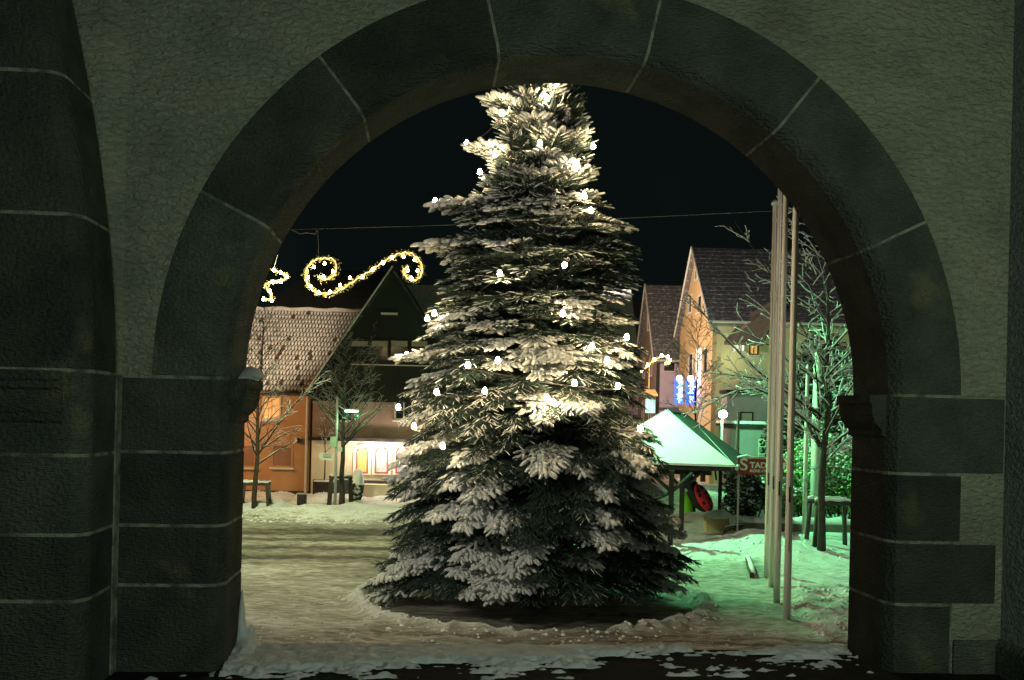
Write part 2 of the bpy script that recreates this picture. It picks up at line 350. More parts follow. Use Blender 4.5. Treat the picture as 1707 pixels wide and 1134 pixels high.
# plaster: front skin around ring and between quoins, as a solid slab
pl = MB()
def plaster_face(tt, flip):
    n = 64; top = 8.2; S0, S1 = -2.42, 3.28
    V = []; F = []
    for i in range(n+1):
        a = math.pi * i / n; c, s_ = math.cos(a), math.sin(a)
        p = (AC + RO*c, AZ + RO*s_)
        lim = []
        if c > 1e-6: lim.append((S1 - AC)/c)
        if c < -1e-6: lim.append((S0 - AC)/c)
        if s_ > 1e-6: lim.append((top - AZ)/s_)
        k = min(lim)
        V += [V3(p[0], tt, p[1]), V3(AC + k*c, tt, AZ + k*s_)]
    F = [(2*i, 2*i+1, 2*i+3, 2*i+2) for i in range(n)]
    # top corners
    j = len(V); V += [V3(S1, tt, top), V3(S0, tt, top)]
    ks = [i for i in range(n+1) if V[2*i+1][2] >= top - 1e-4]
    F += [(2*ks[0]+1, j, 2*ks[0]-1), (2*ks[-1]+1, 2*ks[-1]+3, j+1)]
    if not flip: F = [f[::-1] for f in F]
    pl.add(V, F)
plaster_face(.003, False); plaster_face(T - .003, True)
pl.box(2.94, 3.30, .003, T-.003, FL-.1, 3.40)          # plaster seen between the quoins
pl.build('plaster_wall', M['plaster'], arc)
mb = MB()                                              # outer facade beyond the bay
for x0, x1 in ((-9, -2.43), (3.30, 9)): mb.box(x0, x1, .12, T-.004, 0, 8.2)
mb.build('outer_wall', M['plaster'], arc)
mb = MB()
# narrow plaster return left of the arch, turning towards the projecting pier
mb.prism([V3(-2.42, .003, 3.395), V3(-2.55, -.05, 3.395), V3(-2.9, -.07, 3.395), V3(-2.9, .2, 3.395), V3(-2.42, .2, 3.395)][::-1], (0, 0, 4.8))
mb.build('plaster_return', M['plaster'], arc)

# projecting pier on the left with the foot of the next arch
sp = thing('side_pier', 'projecting sandstone pier with foot of another arch, left of the open arch', 'pier', WO, WR)
def curve_s(z):
    return -2.425 - (.255 * max(0, (z - 3.42) / 2.0) ** 1.7)
sb = MB(); sm = MB()
def side_block(mb, z0, z1, ins=0, n=6):
    V = []; zz = [z0 + (z1 - z0)*i/n for i in range(n+1)]
    for z in zz:
        s_ = curve_s(z) - ins
        V += [V3(-4.4, -.60+ins, z), V3(s_-.085, -.60+ins, z), V3(s_-.045, -.585+ins, z), V3(s_-.01, -.53, z), V3(s_, -.50, z), V3(s_, -.09-ins*0, z), V3(-4.4, -.09, z)]
    m = 7
    F = [(i*m+k, i*m+(k+1) % m, (i+1)*m+(k+1) % m, (i+1)*m+k) for i in range(n) for k in range(m)]
    F += [tuple(range(m))[::-1], tuple(n*m+k for k in range(m))]
    mb.add(V, F)
for z0, z1 in ((FL-.1, 2.11), (2.11, 2.48), (2.48, 2.925), (2.925, 3.40), (3.40, 4.27), (4.27, 5.06), (5.06, 6.0), (6.0, 8.0)):
    side_block(sb, z0 + .0095, z1 - .0095)
side_block(sm, FL-.1, 8.0, .004, 40)
sb.build('stone_blocks', M['stone'], sp, bevel=.006)
sm.build('mortar_joints', M['mortar'], sp)
mm = MB()
pr = [(0, 3.395), (-.045, 3.395), (-.045, 3.345), (-.035, 3.335), (-.035, 3.30), (-.02, 3.285), (-.02, 3.17), (-.012, 3.155), (-.012, 3.12), (0, 3.10)]
mm.prism([V3(-4.4, -.60 + a_*1.7 + .001, z) for a_, z in pr], (4.4 - 2.56, 0, 0)); mm.build('impost', M['stone'], sp, bevel=.004)
mm = MB(); mm.box(-2.55, -2.417, -.088, .12, FL-.1, 3.395); mm.build('joint_strip', M['mortar'], sp)

# right side wall of the arcade
sw = MB(); sw.box(3.28, 3.7, -7.5, .0, FL-.1, 8.2)
o = sw.build('side_wall', M['plaster_side']); o.location = WO; o.rotation_euler = (0, 0, WR)
tag(o, 'grey plastered side wall at the right edge, meeting the arch wall', 'wall')
pb = MB(); pb.prism([V3(3.235, 0, FL), V3(3.30, 0, FL), V3(3.30, 0, 1.80), V3(3.262, 0, 1.80), V3(3.235, 0, 1.76)][::-1], (0, -7.0, 0))
q = pb.build('plinth', M['stone'], o)
mb = MB(); mb.box(-9, 9, -8, T, 6.9, 7.1); o = mb.build('arcade_ceiling', M['plaster_side']); o.location = WO; o.rotation_euler = (0, 0, WR); setting(o)

# arcade floor and the snow blown onto its edge
def floor_mat():
    m = mat('floor_slab', (.010, .012, .011), (.020, .022, .020), 5, 6, .5, 30, .01, .95, spec=.05); return m
mb = MB(); mb.box(-9, 9, -9, T + .005, -.2, FL); o = mb.build('arcade_floor', floor_mat()); o.location = WO; o.rotation_euler = (0, 0, WR); setting(o)
def snow_patch(name, s0, s1, t0, t1, fn, step=.02, label=None, kind='stuff', z=FL):
    xs = np.arange(s0, s1, step); ys = np.arange(t0, t1, step); X, Y = np.meshgrid(xs, ys); H = fn(X, Y)
    nx = len(xs); keep = H > 0.0
    V = np.stack([X.ravel(), Y.ravel(), z + np.clip(H, -.004, 9).ravel()], 1)
    i = np.arange((len(ys)-1)*nx).reshape(-1, nx)[:, :-1].ravel(); T_ = np.stack([i, i+1, i+nx+1, i+nx], 1)
    k = keep.ravel(); T_ = T_[k[T_].any(1)]
    o = fast_mesh(name, V, T_, M['snow'], smooth=True); o.location = WO; o.rotation_euler = (0, 0, WR); setting(o, kind); return o
def floor_snow(X, Y):
    n = vnoise(X*.6, Y*1.6, .11, 21)*.5 + vnoise(X*.7, Y*1.4, .035, 22)*.34 + vnoise(X, Y, .4, 23)*.42
    back = sstep(-.32, .45, Y - .12*(X+1.5))
    left = 1 - sstep(-1.2, 2.4, X)
    v = n + .52*left*back + .34*back - .84
    v = np.where(Y < -.30 + .25*sstep(-1.8, 3, X) , v - .35, v)
    return np.clip(v + (vnoise(X, Y, .02, 26)-.5)*.10, -1, .3) * .10 + (v > 0) * (.003 + .020 * (vnoise(X, Y, .055, 27) - .3) * (v > .12))
snow_patch('blown_snow', -1.77, 2.50, -.25, T + .004, floor_snow, .012)
snow_patch('blown_snow', -2.4, -1.78, -.5, -.02, lambda X, Y: (vnoise(X, Y, .09, 31)-.80)*.10)
# drift climbing the left pier at its outer corner
def drift(X, Y):
    d = np.hypot((X + 1.76) / .16, (Y - .60) / .16); n = vnoise(X, Y, .05, 33)
    return .16 * np.exp(-d*1.5) + .26*np.exp(-((X+1.765)/.022)**2 - ((Y-.60)/.03)**2) + .10*np.exp(-((X+1.70)/.03)**2 - ((Y-.655)/.03)**2) \
        + .07*np.exp(-((Y-.3)/.35)**2 - ((X+1.72)/.10)**2) + (n-.5)*.03 - .025
snow_patch('snow_drift', -1.785, -1.30, -.05, T + .03, drift, .012)
# snow on the left impost
def imp_snow(X, Y):
    return .10 * np.clip(1 - ((X + 1.74) / .115)**2, 0, 1) * np.clip((Y - .36) / .25, 0, 1)**.7 - .002
snow_patch('impost_snow', -1.79, -1.645, .30, T + .02, imp_snow, .012, z=3.40)

# ------------------------------------------------------------------ the Christmas tree
ZT = [(.12, 3.0, 2.5), (.3, 2.95, 2.85), (.6, 2.72, 2.95), (1.0, 2.64, 2.75), (1.56, 2.60, 2.50), (2.2, 2.52, 2.32), (3.14, 2.36, 2.08), (3.7, 2.32, 2.0), (4.2, 2.30, 1.92),
      (4.8, 2.02, 1.80), (5.24, 1.88, 1.74), (5.8, 1.80, 1.74), (6.3, 1.78, 1.72), (6.7, 1.42, 1.40), (7.0, 1.22, 1.08), (7.4, 1.02, .98), (8.0, 1.00, .92), (8.5, .90, .74), (8.93, .82, .60), (9.6, .60, .48), (10.3, .30, .30), (10.8, .06, .06)]
ZT = np.array(ZT)
def tree_w(z, az):
    l = np.interp(z, ZT[:, 0], ZT[:, 1]); r = np.interp(z, ZT[:, 0], ZT[:, 2])
    c = math.cos(az); return (l + r) / 2 + c * (r - l) / 2
rng = np.random.RandomState(11)
def finger_template(seed):
    r = np.random.RandomState(seed); V = []; Tn = []
    nn = 20
    for i in range(nn):
        x = .02 + .98 * i / nn; ph = i * 2.4 + r.rand()*.5; rad = .17 * (1 - .35 * x); dx = .13 + .08*r.rand()
        d = np.array([0, math.cos(ph), math.sin(ph)]); q = np.array([1, 0, 0]) * .045
        p = np.array([x, 0, 0]); V += [p - q, p + q, p + d*rad + np.array([dx, 0, 0])]; Tn.append((3*i, 3*i+1, 3*i+2))
    o = len(V)
    for x, rr in ((0, .055), (.6, .05), (1.05, .012)):
        for k in range(4): V.append(np.array([x, rr*math.cos(k*1.57), rr*math.sin(k*1.57)]))
    for a in range(2):
        for k in range(4):
            i0 = o + a*4 + k; i1 = o + a*4 + (k+1) % 4; Tn += [(i0, i1, i1+4), (i0, i1+4, i0+4)]
    Vs = []; Ts = []
    xs = [-.02, .12, .42, .76, 1.0, 1.09]; rr = [.06, .16, .195, .185, .135, .04]; n = 6
    for a, (x, ra) in enumerate(zip(xs, rr)):
        ra *= .8 + .45 * r.rand(); jy = (r.rand()-.5)*.05
        for k in range(n):
            q = 2*math.pi*k/n; zz = math.sin(q) * ra; zz = zz*.95 if zz > 0 else zz*.42
            Vs.append(np.array([x + (r.rand()-.5)*.05, jy + math.cos(q)*ra*(.85+.3*r.rand()), .055 + zz]))
    for a in range(len(xs)-1):
        for k in range(n):
            i0 = a*n+k; i1 = a*n+(k+1) % n; Ts += [(i0, i1, i1+n), (i0, i1+n, i0+n)]
    return np.array(V), np.array(Tn), np.array(Vs), np.array(Ts)
FT = [finger_template(s_) for s_ in range(5)]
def place_fingers(F, name_n, name_s, parent, mat_n, mat_s):
    """F rows: origin xyz, direction xyz, length, snow(0..2)"""
    F = np.array(F); d = F[:, 3:6]; d /= np.linalg.norm(d, axis=1, keepdims=True)
    up = np.tile([0, 0, 1.0], (len(F), 1)); up[np.abs(d[:, 2]) > .93] = [0, 1, 0]
    z = up - d * (up*d).sum(1, keepdims=True); z /= np.linalg.norm(z, axis=1, keepdims=True); y = np.cross(z, d)
    NV, NT, SV, ST = [], [], [], []; nn = ns = 0
    grp = np.arange(len(F)) % len(FT)
    for g, (V, Tn, Vs, Ts) in enumerate(FT):
        I = np.where(grp == g)[0]
        B = np.stack([d[I], y[I], z[I]], 1); L = F[I, 6][:, None, None]
        W = np.einsum('vk,fkc->fvc', V, B) * L + F[I, None, :3]
        NV.append(W.reshape(-1, 3)); NT.append((Tn[None] + (np.arange(len(I))*len(V))[:, None, None]).reshape(-1, 3) + nn); nn += len(I)*len(V)
        J = I[F[I, 7] > 0]; B = np.stack([d[J], y[J], z[J]], 1); L = F[J, 6][:, None, None]; sn = F[J, 7][:, None, None]
        sc = Vs[None] * np.concatenate([np.ones_like(sn), sn, sn], 2)
        W = np.einsum('fvk,fkc->fvc', sc, B) * L + F[J, None, :3]
        SV.append(W.reshape(-1, 3)); ST.append((Ts[None] + (np.arange(len(J))*len(Vs))[:, None, None]).reshape(-1, 3) + ns); ns += len(J)*len(Vs)
    fast_mesh(name_n, np.concatenate(NV), np.concatenate(NT), mat_n, parent)
    fast_mesh(name_s, np.concatenate(SV), np.concatenate(ST), mat_s, parent, smooth=True)

def rotz(v, a): c, s_ = math.cos(a), math.sin(a); return np.array([v[0]*c - v[1]*s_, v[0]*s_ + v[1]*c, v[2]])
def spray(F, tip_path, L, snowy, fl, rnd, flat=1.0):
    """tip_path(r)->point for r in 0..L; fingers on the outer part"""
    reach = min(L * .62, .95); r = L; side = 1; step = fl * .74
    r = L - reach
    while r < L:
        p = tip_path(r); q = tip_path(r + .03); ax = q - p; ax /= np.linalg.norm(ax)
        t = (L - r) / reach
        ll = (.10 + .36 * min(1, t * 1.5)) * min(1, L/1.3 + .25) * (.75 + .5*rnd.rand())
        for side in (1, -1):
            a = side * (.75 + .35*rnd.rand()); dl = rotz(ax, a); dl[2] = ax[2]*.6 - .16*flat - .25*rnd.rand()*flat + .12*(1-flat); dl /= np.linalg.norm(dl)
            m = max(1, int(ll / (fl*.66)))
            for k in range(m):
                pp = p + dl * (k * fl * .66)
                for s2 in (1, -1):
                    d = rotz(dl, s2*(.55 + .3*rnd.rand())); d[2] += (-.10 + .25*(1-flat)) + .22*(rnd.rand()-.5)
                    sn = snowy * (.85 + .5*rnd.rand()) if rnd.rand() < snowy * (1.22 - .95*t) else 0
                    F.append([*pp, *d, fl*(.75 + .45*rnd.rand()), sn])
            F.append([*(p + dl*(m-.2)*fl*.6), *dl, fl*(.9+.4*rnd.rand()), snowy*(1 + .3*rnd.rand()) if rnd.rand() < snowy + .15 else 0])
        if rnd.rand() < .6:
            d = ax.copy() + (rnd.rand(3)-.5)*.7; d[2] += .25; F.append([*p, *d, fl, snowy*(.9+.4*rnd.rand()) if rnd.rand() < snowy else 0])
        r += step
    p = tip_path(L*.98); ax = tip_path(L) - tip_path(L*.96)
    F.append([*p, *ax, fl*1.25, snowy * 1.1])
xt = thing('christmas_tree', 'tall snow-covered spruce strung with warm lights, standing in the square', 'christmas tree', (TX, TY, 0))
tr = MB(); tr.tube([(0, 0, -.1), (.02, 0, 2), (-.03, 0, 5), (0, 0, 8), (0, 0, 10.7)], [.19, .16, .12, .07, .02], 10); tr.build('trunk', M['bark'], xt)
F = []; br = MB()
z = .16; lvl = 0
while z < 10.6:
    wd = tree_w(z, 0) ; circ = 2*math.pi*max(wd, .12)
    dens = .48 if z < 7 else .42
    n = max(5, int(circ / dens)); ph = rng.rand()*6.28
    for k in range(n):
        az = ph + 2*math.pi*(k + .7*rng.rand())/n
        if math.sin(az) > .35 and rng.rand() < .5: continue      # thinner on the far side
        zz = max(.16, z + (rng.rand()-.5)*.36 + (vnoise(np.array([az*1.6]), np.array([z*1.3]), 1.0, 55)[0]-.5)*.8*min(1, z))
        L = (tree_w(max(.1, zz), az) - .10) * (.88 + .16*rng.rand())
        if zz < 1.2 and math.sin(az) < -.3: L *= .80 + .05*rng.rand(); zz = max(zz, .34)
        if rng.rand() < .07: L *= .80
        up = np.interp(zz, [0, 2, 4, 7, 9, 10.8], [.10, -.10, .02, .25, .60, 1.1]) + (rng.rand()-.5)*.22
        z0 = zz - up * L; sag = .10 * L * (zz < 7)
        if z0 < .15 + .2*rng.rand(): z0 = .25 + .2*rng.rand()
        ca, sa = math.cos(az), math.sin(az); bend = (rng.rand()-.5)*.3
        def path(r, L=L, z0=z0, zz=zz, ca=ca, sa=sa, sag=sag, bend=bend):
            t = r / L; x = r; y = bend * t*t * L * .4
            return np.array([ca*x - sa*y, sa*x + ca*y, z0 + (zz - z0)*t + sag*math.sin(t*math.pi)*.8 - sag*.4*math.sin(t*2*math.pi)])
        br.tube([path(L*q) for q in (0.03, .35, .7, .97)], [.022 + .01*L/2, .017, .011, .005], 4)
        q_ = vnoise(np.array([az*4.6]), np.array([zz*1.7]), 1.0, 77)[0] + (rng.rand()-.5)*.34
        thr = np.interp(zz, [0, 1.5, 3, 5, 7, 9], [.62, .64, .72, .80, .82, .70])
        sn = .92 + .25*rng.rand() if q_ > thr else (.06 + .16*rng.rand() if zz < 2.6 else (.16 + .24*rng.rand() if zz < 6.5 else .30 + .28*rng.rand()))
        fl = np.interp(zz, [0, 3, 7, 9], [.122, .126, .142, .165])
        spray(F, path, L, sn, fl, rng, flat=np.interp(zz, [0, 3, 5, 7, 10], [1, .9, .5, .15, 0]))
        for q in range(7 if zz < 7 else 4):                       # bare inner sprigs that close the crown
            p = path(L*(.15 + .42*rng.rand())); d = np.array([ca, sa, 0]) + (rng.rand(3)-.5)*1.8; F.append([*p, *d, .30, 0])
    z += .225 if z < 7 else .20
# a few long boughs that stand out of the outline
for px, py, sn in ((712, 345, 1.1), (690, 412, 1.1), (652, 600, .9), (1150, 962, .6), (592, 1000, .6), (1058, 385, .9), (1060, 540, .9), (1090, 730, 1.0), (775, 245, .9), (978, 200, .9), (800, 165, .9), (640, 800, .7), (1105, 880, .6)):
    p = at(px, py, TY - .35) - Vector((TX, TY, 0)); L = math.hypot(p.x, p.y); az = math.atan2(p.y, p.x); zt = p.z; z0 = max(.2, zt - (.5 if zt > 7 else .1))
    for off in (0, .10, -.12):
        def path(r, L=L, az=az, z0=z0, zt=zt, off=off): t = r/L; return np.array([math.cos(az+off)*r, math.sin(az+off)*r, z0 + (zt - z0)*t + .08*math.sin(t*3.14)*L])
        spray(F, path, (L-.15)*(1 - abs(off)), sn, .19, rng, flat=.8 if zt < 7 else .2)
place_fingers(F, 'needles', 'snow', xt, M['needles'], M['twig_snow'])
br.build('branches', M['bark'], xt)
print('FINGERS', len(F))

# string of lights on the tree
ls = thing('string_lights', 'string of warm white bulbs wound round the snowy christmas tree', 'string lights', (TX, TY, 0))
BP = [(912,165),(837,190),(778,240),(900,240),(825,258),(800,288),(989,245),(962,278),(725,336),(974,327),(985,352),(833,457),(941,443),(724,524),(712,532),(938,524),(987,578),(678,593),
      (830,602),(780,610),(664,680),(728,655),(690,712),(808,653),(912,665),(922,672),(1030,645),(1068,716),(738,745),(1045,563),(958,640),(1012,602)]
def bulb(mb, p, r=.040):
    mb.lathe([(.3*r, -r*.9), (.85*r, -r*.5), (r, .1*r), (.75*r, .9*r), (.3*r, 1.6*r)], p, 8)
pos = []
for px, py in BP:
    p = at(px, py, TY); x = p.x - TX; zl = min(p.z, 10.5)
    for it in range(3):
        W_ = tree_w(zl, 0 if x > 0 else math.pi) * 1.0; yy = -math.sqrt(max(.02, W_*W_ - x*x)); yy = max(yy, -W_*.97) - .05
        p = at(px, py, TY + yy); x = p.x - TX; zl = p.z
    pos.append(Vector((p.x - TX, p.y - TY, p.z)))
for k in range(11):      # the ones round the back
    zb = 2.6 + k*.75; a = .5 + (k*1.9) % 2.2; W_ = tree_w(zb, a)*1.0; pos.append(Vector((math.cos(a)*W_, math.sin(a)*W_, zb)))
for p in pos:
    mb = MB(); bulb(mb, (0, 0, 0)); o = mb.build('bulb', M['bulb'], ls, smooth=True); o.location = p
sp_ = sorted(pos, key=lambda v: v.z)
cb = MB()
for a, b2 in zip(sp_[:-1], sp_[1:]):
    pts = [a.lerp(b2, q) for q in (0, .25, .5, .75, 1)]
    pts = [Vector((p.x*k, p.y*k, p.z - (.05 if 0 < i < 4 else .04))) for i, (p, k) in enumerate(zip(pts, (1, .97, .95, .97, 1)))]
    cb.tube(pts, .008, 4)
cb.build('cable', M['darkmetal'], ls)

# ------------------------------------------------------------------ scroll garlands over the street
def spline(P, n=8):
    P = [Vector(p) for p in P]; out = []
    for i in range(len(P)-1):
        p0, p1, p2, p3 = P[max(i-1, 0)], P[i], P[i+1], P[min(i+2, len(P)-1)]
        for k in range(n):
            t = k/n; out.append(.5*((2*p1) + (p2-p0)*t + (2*p0-5*p1+4*p2-p3)*t*t + (3*p1-p0-3*p2+p3)*t**3))
    return out + [P[-1]]
def garland(name, label, pix, bulbs, Y, thick, hang, group, br_=.032):
    o0 = at(*pix[0], Y); root = thing(name, label, 'garland', o0, 0, group)
    path = [p - o0 for p in spline([at(px, py, Y) for px, py in pix], 7)]
    f = MB(); f.tube(path, .012, 5); f.build('wire_frame', M['wire'], root)
    f = MB(); f.tube([p + Vector((0, -thick*.55, .02*math.sin(i*1.3))) for i, p in enumerate(path)], .013, 5); f.build('light_rope', M['rope'], root)
    rg = random.Random(5); lv = MB()
    for i in range(len(path)-1):
        for k in range(int(26 * (path[i+1]-path[i]).length / .1 * .6)+2):
            c = path[i].lerp(path[i+1], rg.random()) + Vector([rg.gauss(0, thick*.42) for _ in range(3)])
            a = Vector([rg.gauss(0, 1) for _ in range(3)]).normalized()*thick*.75; b_ = Vector([rg.gauss(0, 1) for _ in range(3)]).normalized()*thick*.3
            lv.add([c, c + a*.5 + b_, c + a, c + a*.5 - b_], [(0, 1, 2, 3)])
    lv.build('leaves', M['garland'], root)
    for px, py in bulbs:
        mb = MB(); bulb(mb, (0, 0, 0), br_); b_ = mb.build('bulb', M['bulb_small'], root, smooth=True); b_.location = at(px, py, Y - .07) - o0
    if hang:
        h = MB()
        for a, b_ in hang: h.tube([at(*a, Y) - o0, at(*b_, Y) - o0], .008, 4)
        h.build('hanger', M['wire'], root)
    return root
garland('scroll_garland', 'long lit scroll garland curling at both ends, above the dark gable', 
        [(530,462),(545,466),(558,458),(561,444),(556,433),(542,431),(525,434),(513,446),(510,462),(516,478),(530,489),(550,490),(568,484),(590,470),(610,457),(630,443),(650,430),(668,423),(685,423),(698,433),(704,446),(702,460),(692,468),(682,466),(674,458),(673,450),(681,445)],
        [(541,440),(523,446),(555,453),(539,461),(513,463),(518,478),(531,488),(550,487),(567,476),(583,464),(604,462),(621,450),(638,439),(654,430),(673,429),(691,434),(696,452),(680,452),(686,464)], 27, .085, [((530,384),(531,433))], 'lit scroll garlands')
garland('scroll_garland', 'short zigzag lit garland seen end-on beside the arch, left',
        [(456,450),(470,455),(479,463),(468,468),(454,471),(443,474),(446,482),(451,488),(453,500),(440,499)],
        [(456,451),(468,455),(478,462),(468,470),(455,471),(450,486),(439,499),(453,502)], 25, .06, [((463,425),(456,450))], 'lit scroll garlands')
garland('scroll_garland', 'small far lit garland in front of the pink gable house',
        [(1040,640),(1050,650),(1062,645),(1066,632),(1056,622),(1046,626),(1052,638),(1068,622),(1080,610),(1092,600),(1104,594),(1114,598),(1116,606),(1108,608)],
        [(1040,640),(1050,648),(1063,643),(1064,630),(1054,624),(1046,632),(1070,618),(1080,609),(1091,600),(1103,593),(1114,595),(1117,601),(1111,606),(1034,618),(1026,628),(1030,650)], 45, .07, None, 'lit scroll garlands', .05)
cw = MB(); cw.tube([at(-150, 400, 27), at(200, 391, 27), at(485, 383, 27), at(560, 381, 27), at(700, 377, 27), at(1000, 366, 27), at(1290, 352, 27)], .0055, 4)
o = cw.build('overhead_cable', M['wire']); tag(o, 'thin pale span wire crossing the night sky behind the tree', 'cable')
br_ = MB(); br_.tube([at(486, 383, 26.98), at(500, 390, 26.98), at(512, 388, 26.98), at(526, 390, 26.98), at(528, 384, 26.98)], .012, 4); br_.build('loose_end', M['wire'], o)

# ------------------------------------------------------------------ flagpoles
for (px, py, top, r, lab) in ((1277.5, 962, (1289, 343), .062, 'shortest looking pale metal flagpole with round cap, farthest of the four'), (1285.5, 978, (1299, 300), .060, 'slim pale metal flagpole second farthest of the four'),
                         (1294.5, 1004, (1309, 230), .065, 'pale metal flagpole second nearest, standing close behind the separate one'), (1311.5, 1031, (1321, 160), .068, 'nearest pale metal flagpole standing apart on the right of the others')):
    g = gnd(px, py); h = at(*top, g.y).z
    r *= .87; t = thing('flagpole', lab, 'flagpole', g, 0, 'metal flagpoles in the snow bed')
    m_ = MB(); m_.lathe([(r*1.05, -.1), (r, 1), (r*.9, h*.6), (r*.78, h)], n=20)
    m_.build('pole', M['pole'], t, smooth=True)
    m_ = MB(); m_.lathe([(r*.8, h), (r*1.3, h+.02), (r*1.4, h+.06), (r*.9, h+.10), (.01, h+.12)], n=16); m_.build('cap', M['galv'], t, smooth=True)
    m_ = MB(); m_.tube([(-r*.2, -r*1.1, 1.1), (-r*.2, -r*1.0, h*.98)], .004, 4); m_.build('halyard', M['wire'], t)
    m_ = MB(); m_.box(-r*.5, -r*.2+.01, -r*1.35, -r*.9, 1.9, 2.15); m_.build('cleat', M['darkmetal'], t)

# ------------------------------------------------------------------ bare trees
def bare_tree(name, label, cat, loc, H, r0, seed, first, spread_, n_main, sub, group, extra=(), snow=1.0, tw=1.0, lean=0, upang=.55):
    rg = random.Random(seed); root = thing(name, label, cat, loc, 0, group)
    wood = MB(); trunk = MB(); sn = MB()
    def seg(pts, rad, n):
        wood.tube(pts, rad, n, cap=False)
        if snow:
            run = []; rr = []
            for i, (p, r_) in enumerate(zip(pts, rad)):
                run.append(p + Vector((0, 0, r_*.9 + .006))); rr.append((r_*.75 + .0075) * snow * rg.uniform(.75, 1.25))
            d = (pts[-1] - pts[0])
            if abs(d.normalized().z) < .88 and rg.random() < .9: sn.tube(run, rr, 4)
    def branch(p, d, L, r_, lev):
        n = 5 if lev == 0 else (4 if lev == 1 else 3); pts = [p.copy()]; rad = [r_]; q = p.copy(); dd = d.normalized()
        for i in range(n):
            dd = (dd + Vector((rg.gauss(0, .13), rg.gauss(0, .13), rg.gauss(.03, .10)))).normalized(); q = q + dd * (L/n); pts.append(q.copy()); rad.append(r_ * (1 - .72*(i+1)/n))
        seg(pts, rad, 5 if lev == 0 else 3)
        if lev < 2:
            k = sub[lev]; 
            for j in range(k):
                t = (.18 + .8*(j + rg.random())/k); i = min(n-1, int(t*n)); f = t*n - i; c = pts[i].lerp(pts[i+1], min(1, f)); base = (pts[i+1]-pts[i]).normalized()
                side = base.cross(Vector((rg.gauss(0, 1), rg.gauss(0, 1), rg.gauss(0, 1)))).normalized()
                nd = (base * .75 + side * .75 + Vector((0, 0, .15))).normalized()
                branch(c, nd, L * rg.uniform(.28, .48) * (1.15 - .5*t), max(.004*tw, r_*(1-.7*t)*.55), lev+1)
    pts = [Vector((0, 0, -.1))]; rad = [r0*1.15]
    for i in range(1, 11):
        t = i/10; pts.append(Vector((lean*t + rg.gauss(0, .02)*H*.2, rg.gauss(0, .02)*H*.2, H*t))); rad.append(r0*(1 - .88*t))
    trunk.tube(pts, rad, 9); trunk.build('trunk', M['bark'], root, smooth=True)
    for j in range(n_main):
        t = first + (.97-first)*(j + rg.random()*.6)/n_main; i = min(9, int(t*10)); c = pts[i].lerp(pts[i+1], t*10-i)
        az = j*2.4 + rg.uniform(-.4, .4); d = Vector((math.cos(az), math.sin(az), upang + .7*t*rg.random()))
        branch(c, d, spread_ * (1.05 - .62*t) * rg.uniform(.75, 1.15), max(.008, r0*(1-.85*t)*.42), 0)
    for p0, p1, p2, r_ in extra:
        path = spline([p0, p1, p2], 4); rad = [r_*(1-.75*i/(len(path)-1)) for i in range(len(path))]; seg(path, rad, 5)
        for i in range(1, len(path)-1):
            for q in range(3):
                base = (path[i+1]-path[i]).normalized(); side = base.cross(Vector((rg.gauss(0, 1), rg.gauss(0, 1), rg.gauss(0, 1)))).normalized()
                branch(path[i], (base + side*.7 + Vector((0, 0, .2))), rg.uniform(.3, .8), .009, 1)
    wood.build('branches', M['bark'], root)
    if snow: sn.build('snow', M['twig_snow'], root, smooth=True)
    return root
g = gnd(1369, 936)
def rel(px, py, Y, g=g): return at(px, py, Y) - g
bare_tree('bare_tree', 'tall bare tree with snow-lined branches standing right of the flagpoles', 'tree', g, 8.3, .10, 3, .30, 3.0, 32, (6, 4), 'bare trees', snow=1.05,
    extra=[(rel(1366, 690, g.y), rel(1265, 620, g.y-.3), rel(1155, 505, g.y-.6), .035), (rel(1366, 700, g.y), rel(1300, 640, g.y), rel(1180, 622, g.y-.3), .03),
           (rel(1366, 720, g.y), rel(1260, 648, g.y-.5), rel(1155, 690, g.y-.8), .032), (rel(1366, 735, g.y), rel(1320, 660, g.y), rel(1250, 660, g.y+.3), .025),
           (rel(1366, 700, g.y), rel(1345, 560, g.y), rel(1225, 370, g.y), .03), (rel(1367, 745, g.y), rel(1345, 700, g.y), rel(1325, 610, g.y), .05),
           (rel(1369, 780, g.y), rel(1395, 750, g.y), rel(1425, 720, g.y), .03), (rel(1369, 650, g.y), rel(1400, 620, g.y), rel(1450, 600, g.y), .03)])
g1 = gnd(1163, 905, 0); g1 = Vector((at(1160, 700, 36).x, 36, 0))
bare_tree('bare_tree', 'slender bare tree in front of the blue lit sign', 'tree', g1, 6.6, .06, 8, .42, 2.3, 26, (6, 4), 'bare trees', snow=.6, upang=.9)
gl = gnd(424, 862)
bare_tree('bare_tree', 'bare tree with snowy forks against the orange house', 'tree', gl, 5.9, .085, 12, .26, 2.1, 34, (6, 4), 'bare trees', snow=.32, lean=.1, upang=.9,
    extra=[((0, 0, 1.75), (.9, -.1, 3.1), (1.9, -.2, 4.2), .032)])
gm = gnd(569, 850)
bare_tree('bare_tree', 'bare tree beside the signpost with crown across the dark house', 'tree', gm, 5.6, .10, 21, .36, 2.5, 32, (7, 4), 'bare trees', snow=.28, upang=.8,
    extra=[((.03, 0, 2.1), (.7, -.1, 3.0), (1.5, -.2, 3.5), .03)])
gs = gnd(540, 838)
bare_tree('bare_tree', 'thin young bare tree inside a low railing by the cream wall', 'tree', gs, 3.2, .035, 31, .55, .9, 12, (5, 3), 'bare trees', snow=.4, upang=1.0)

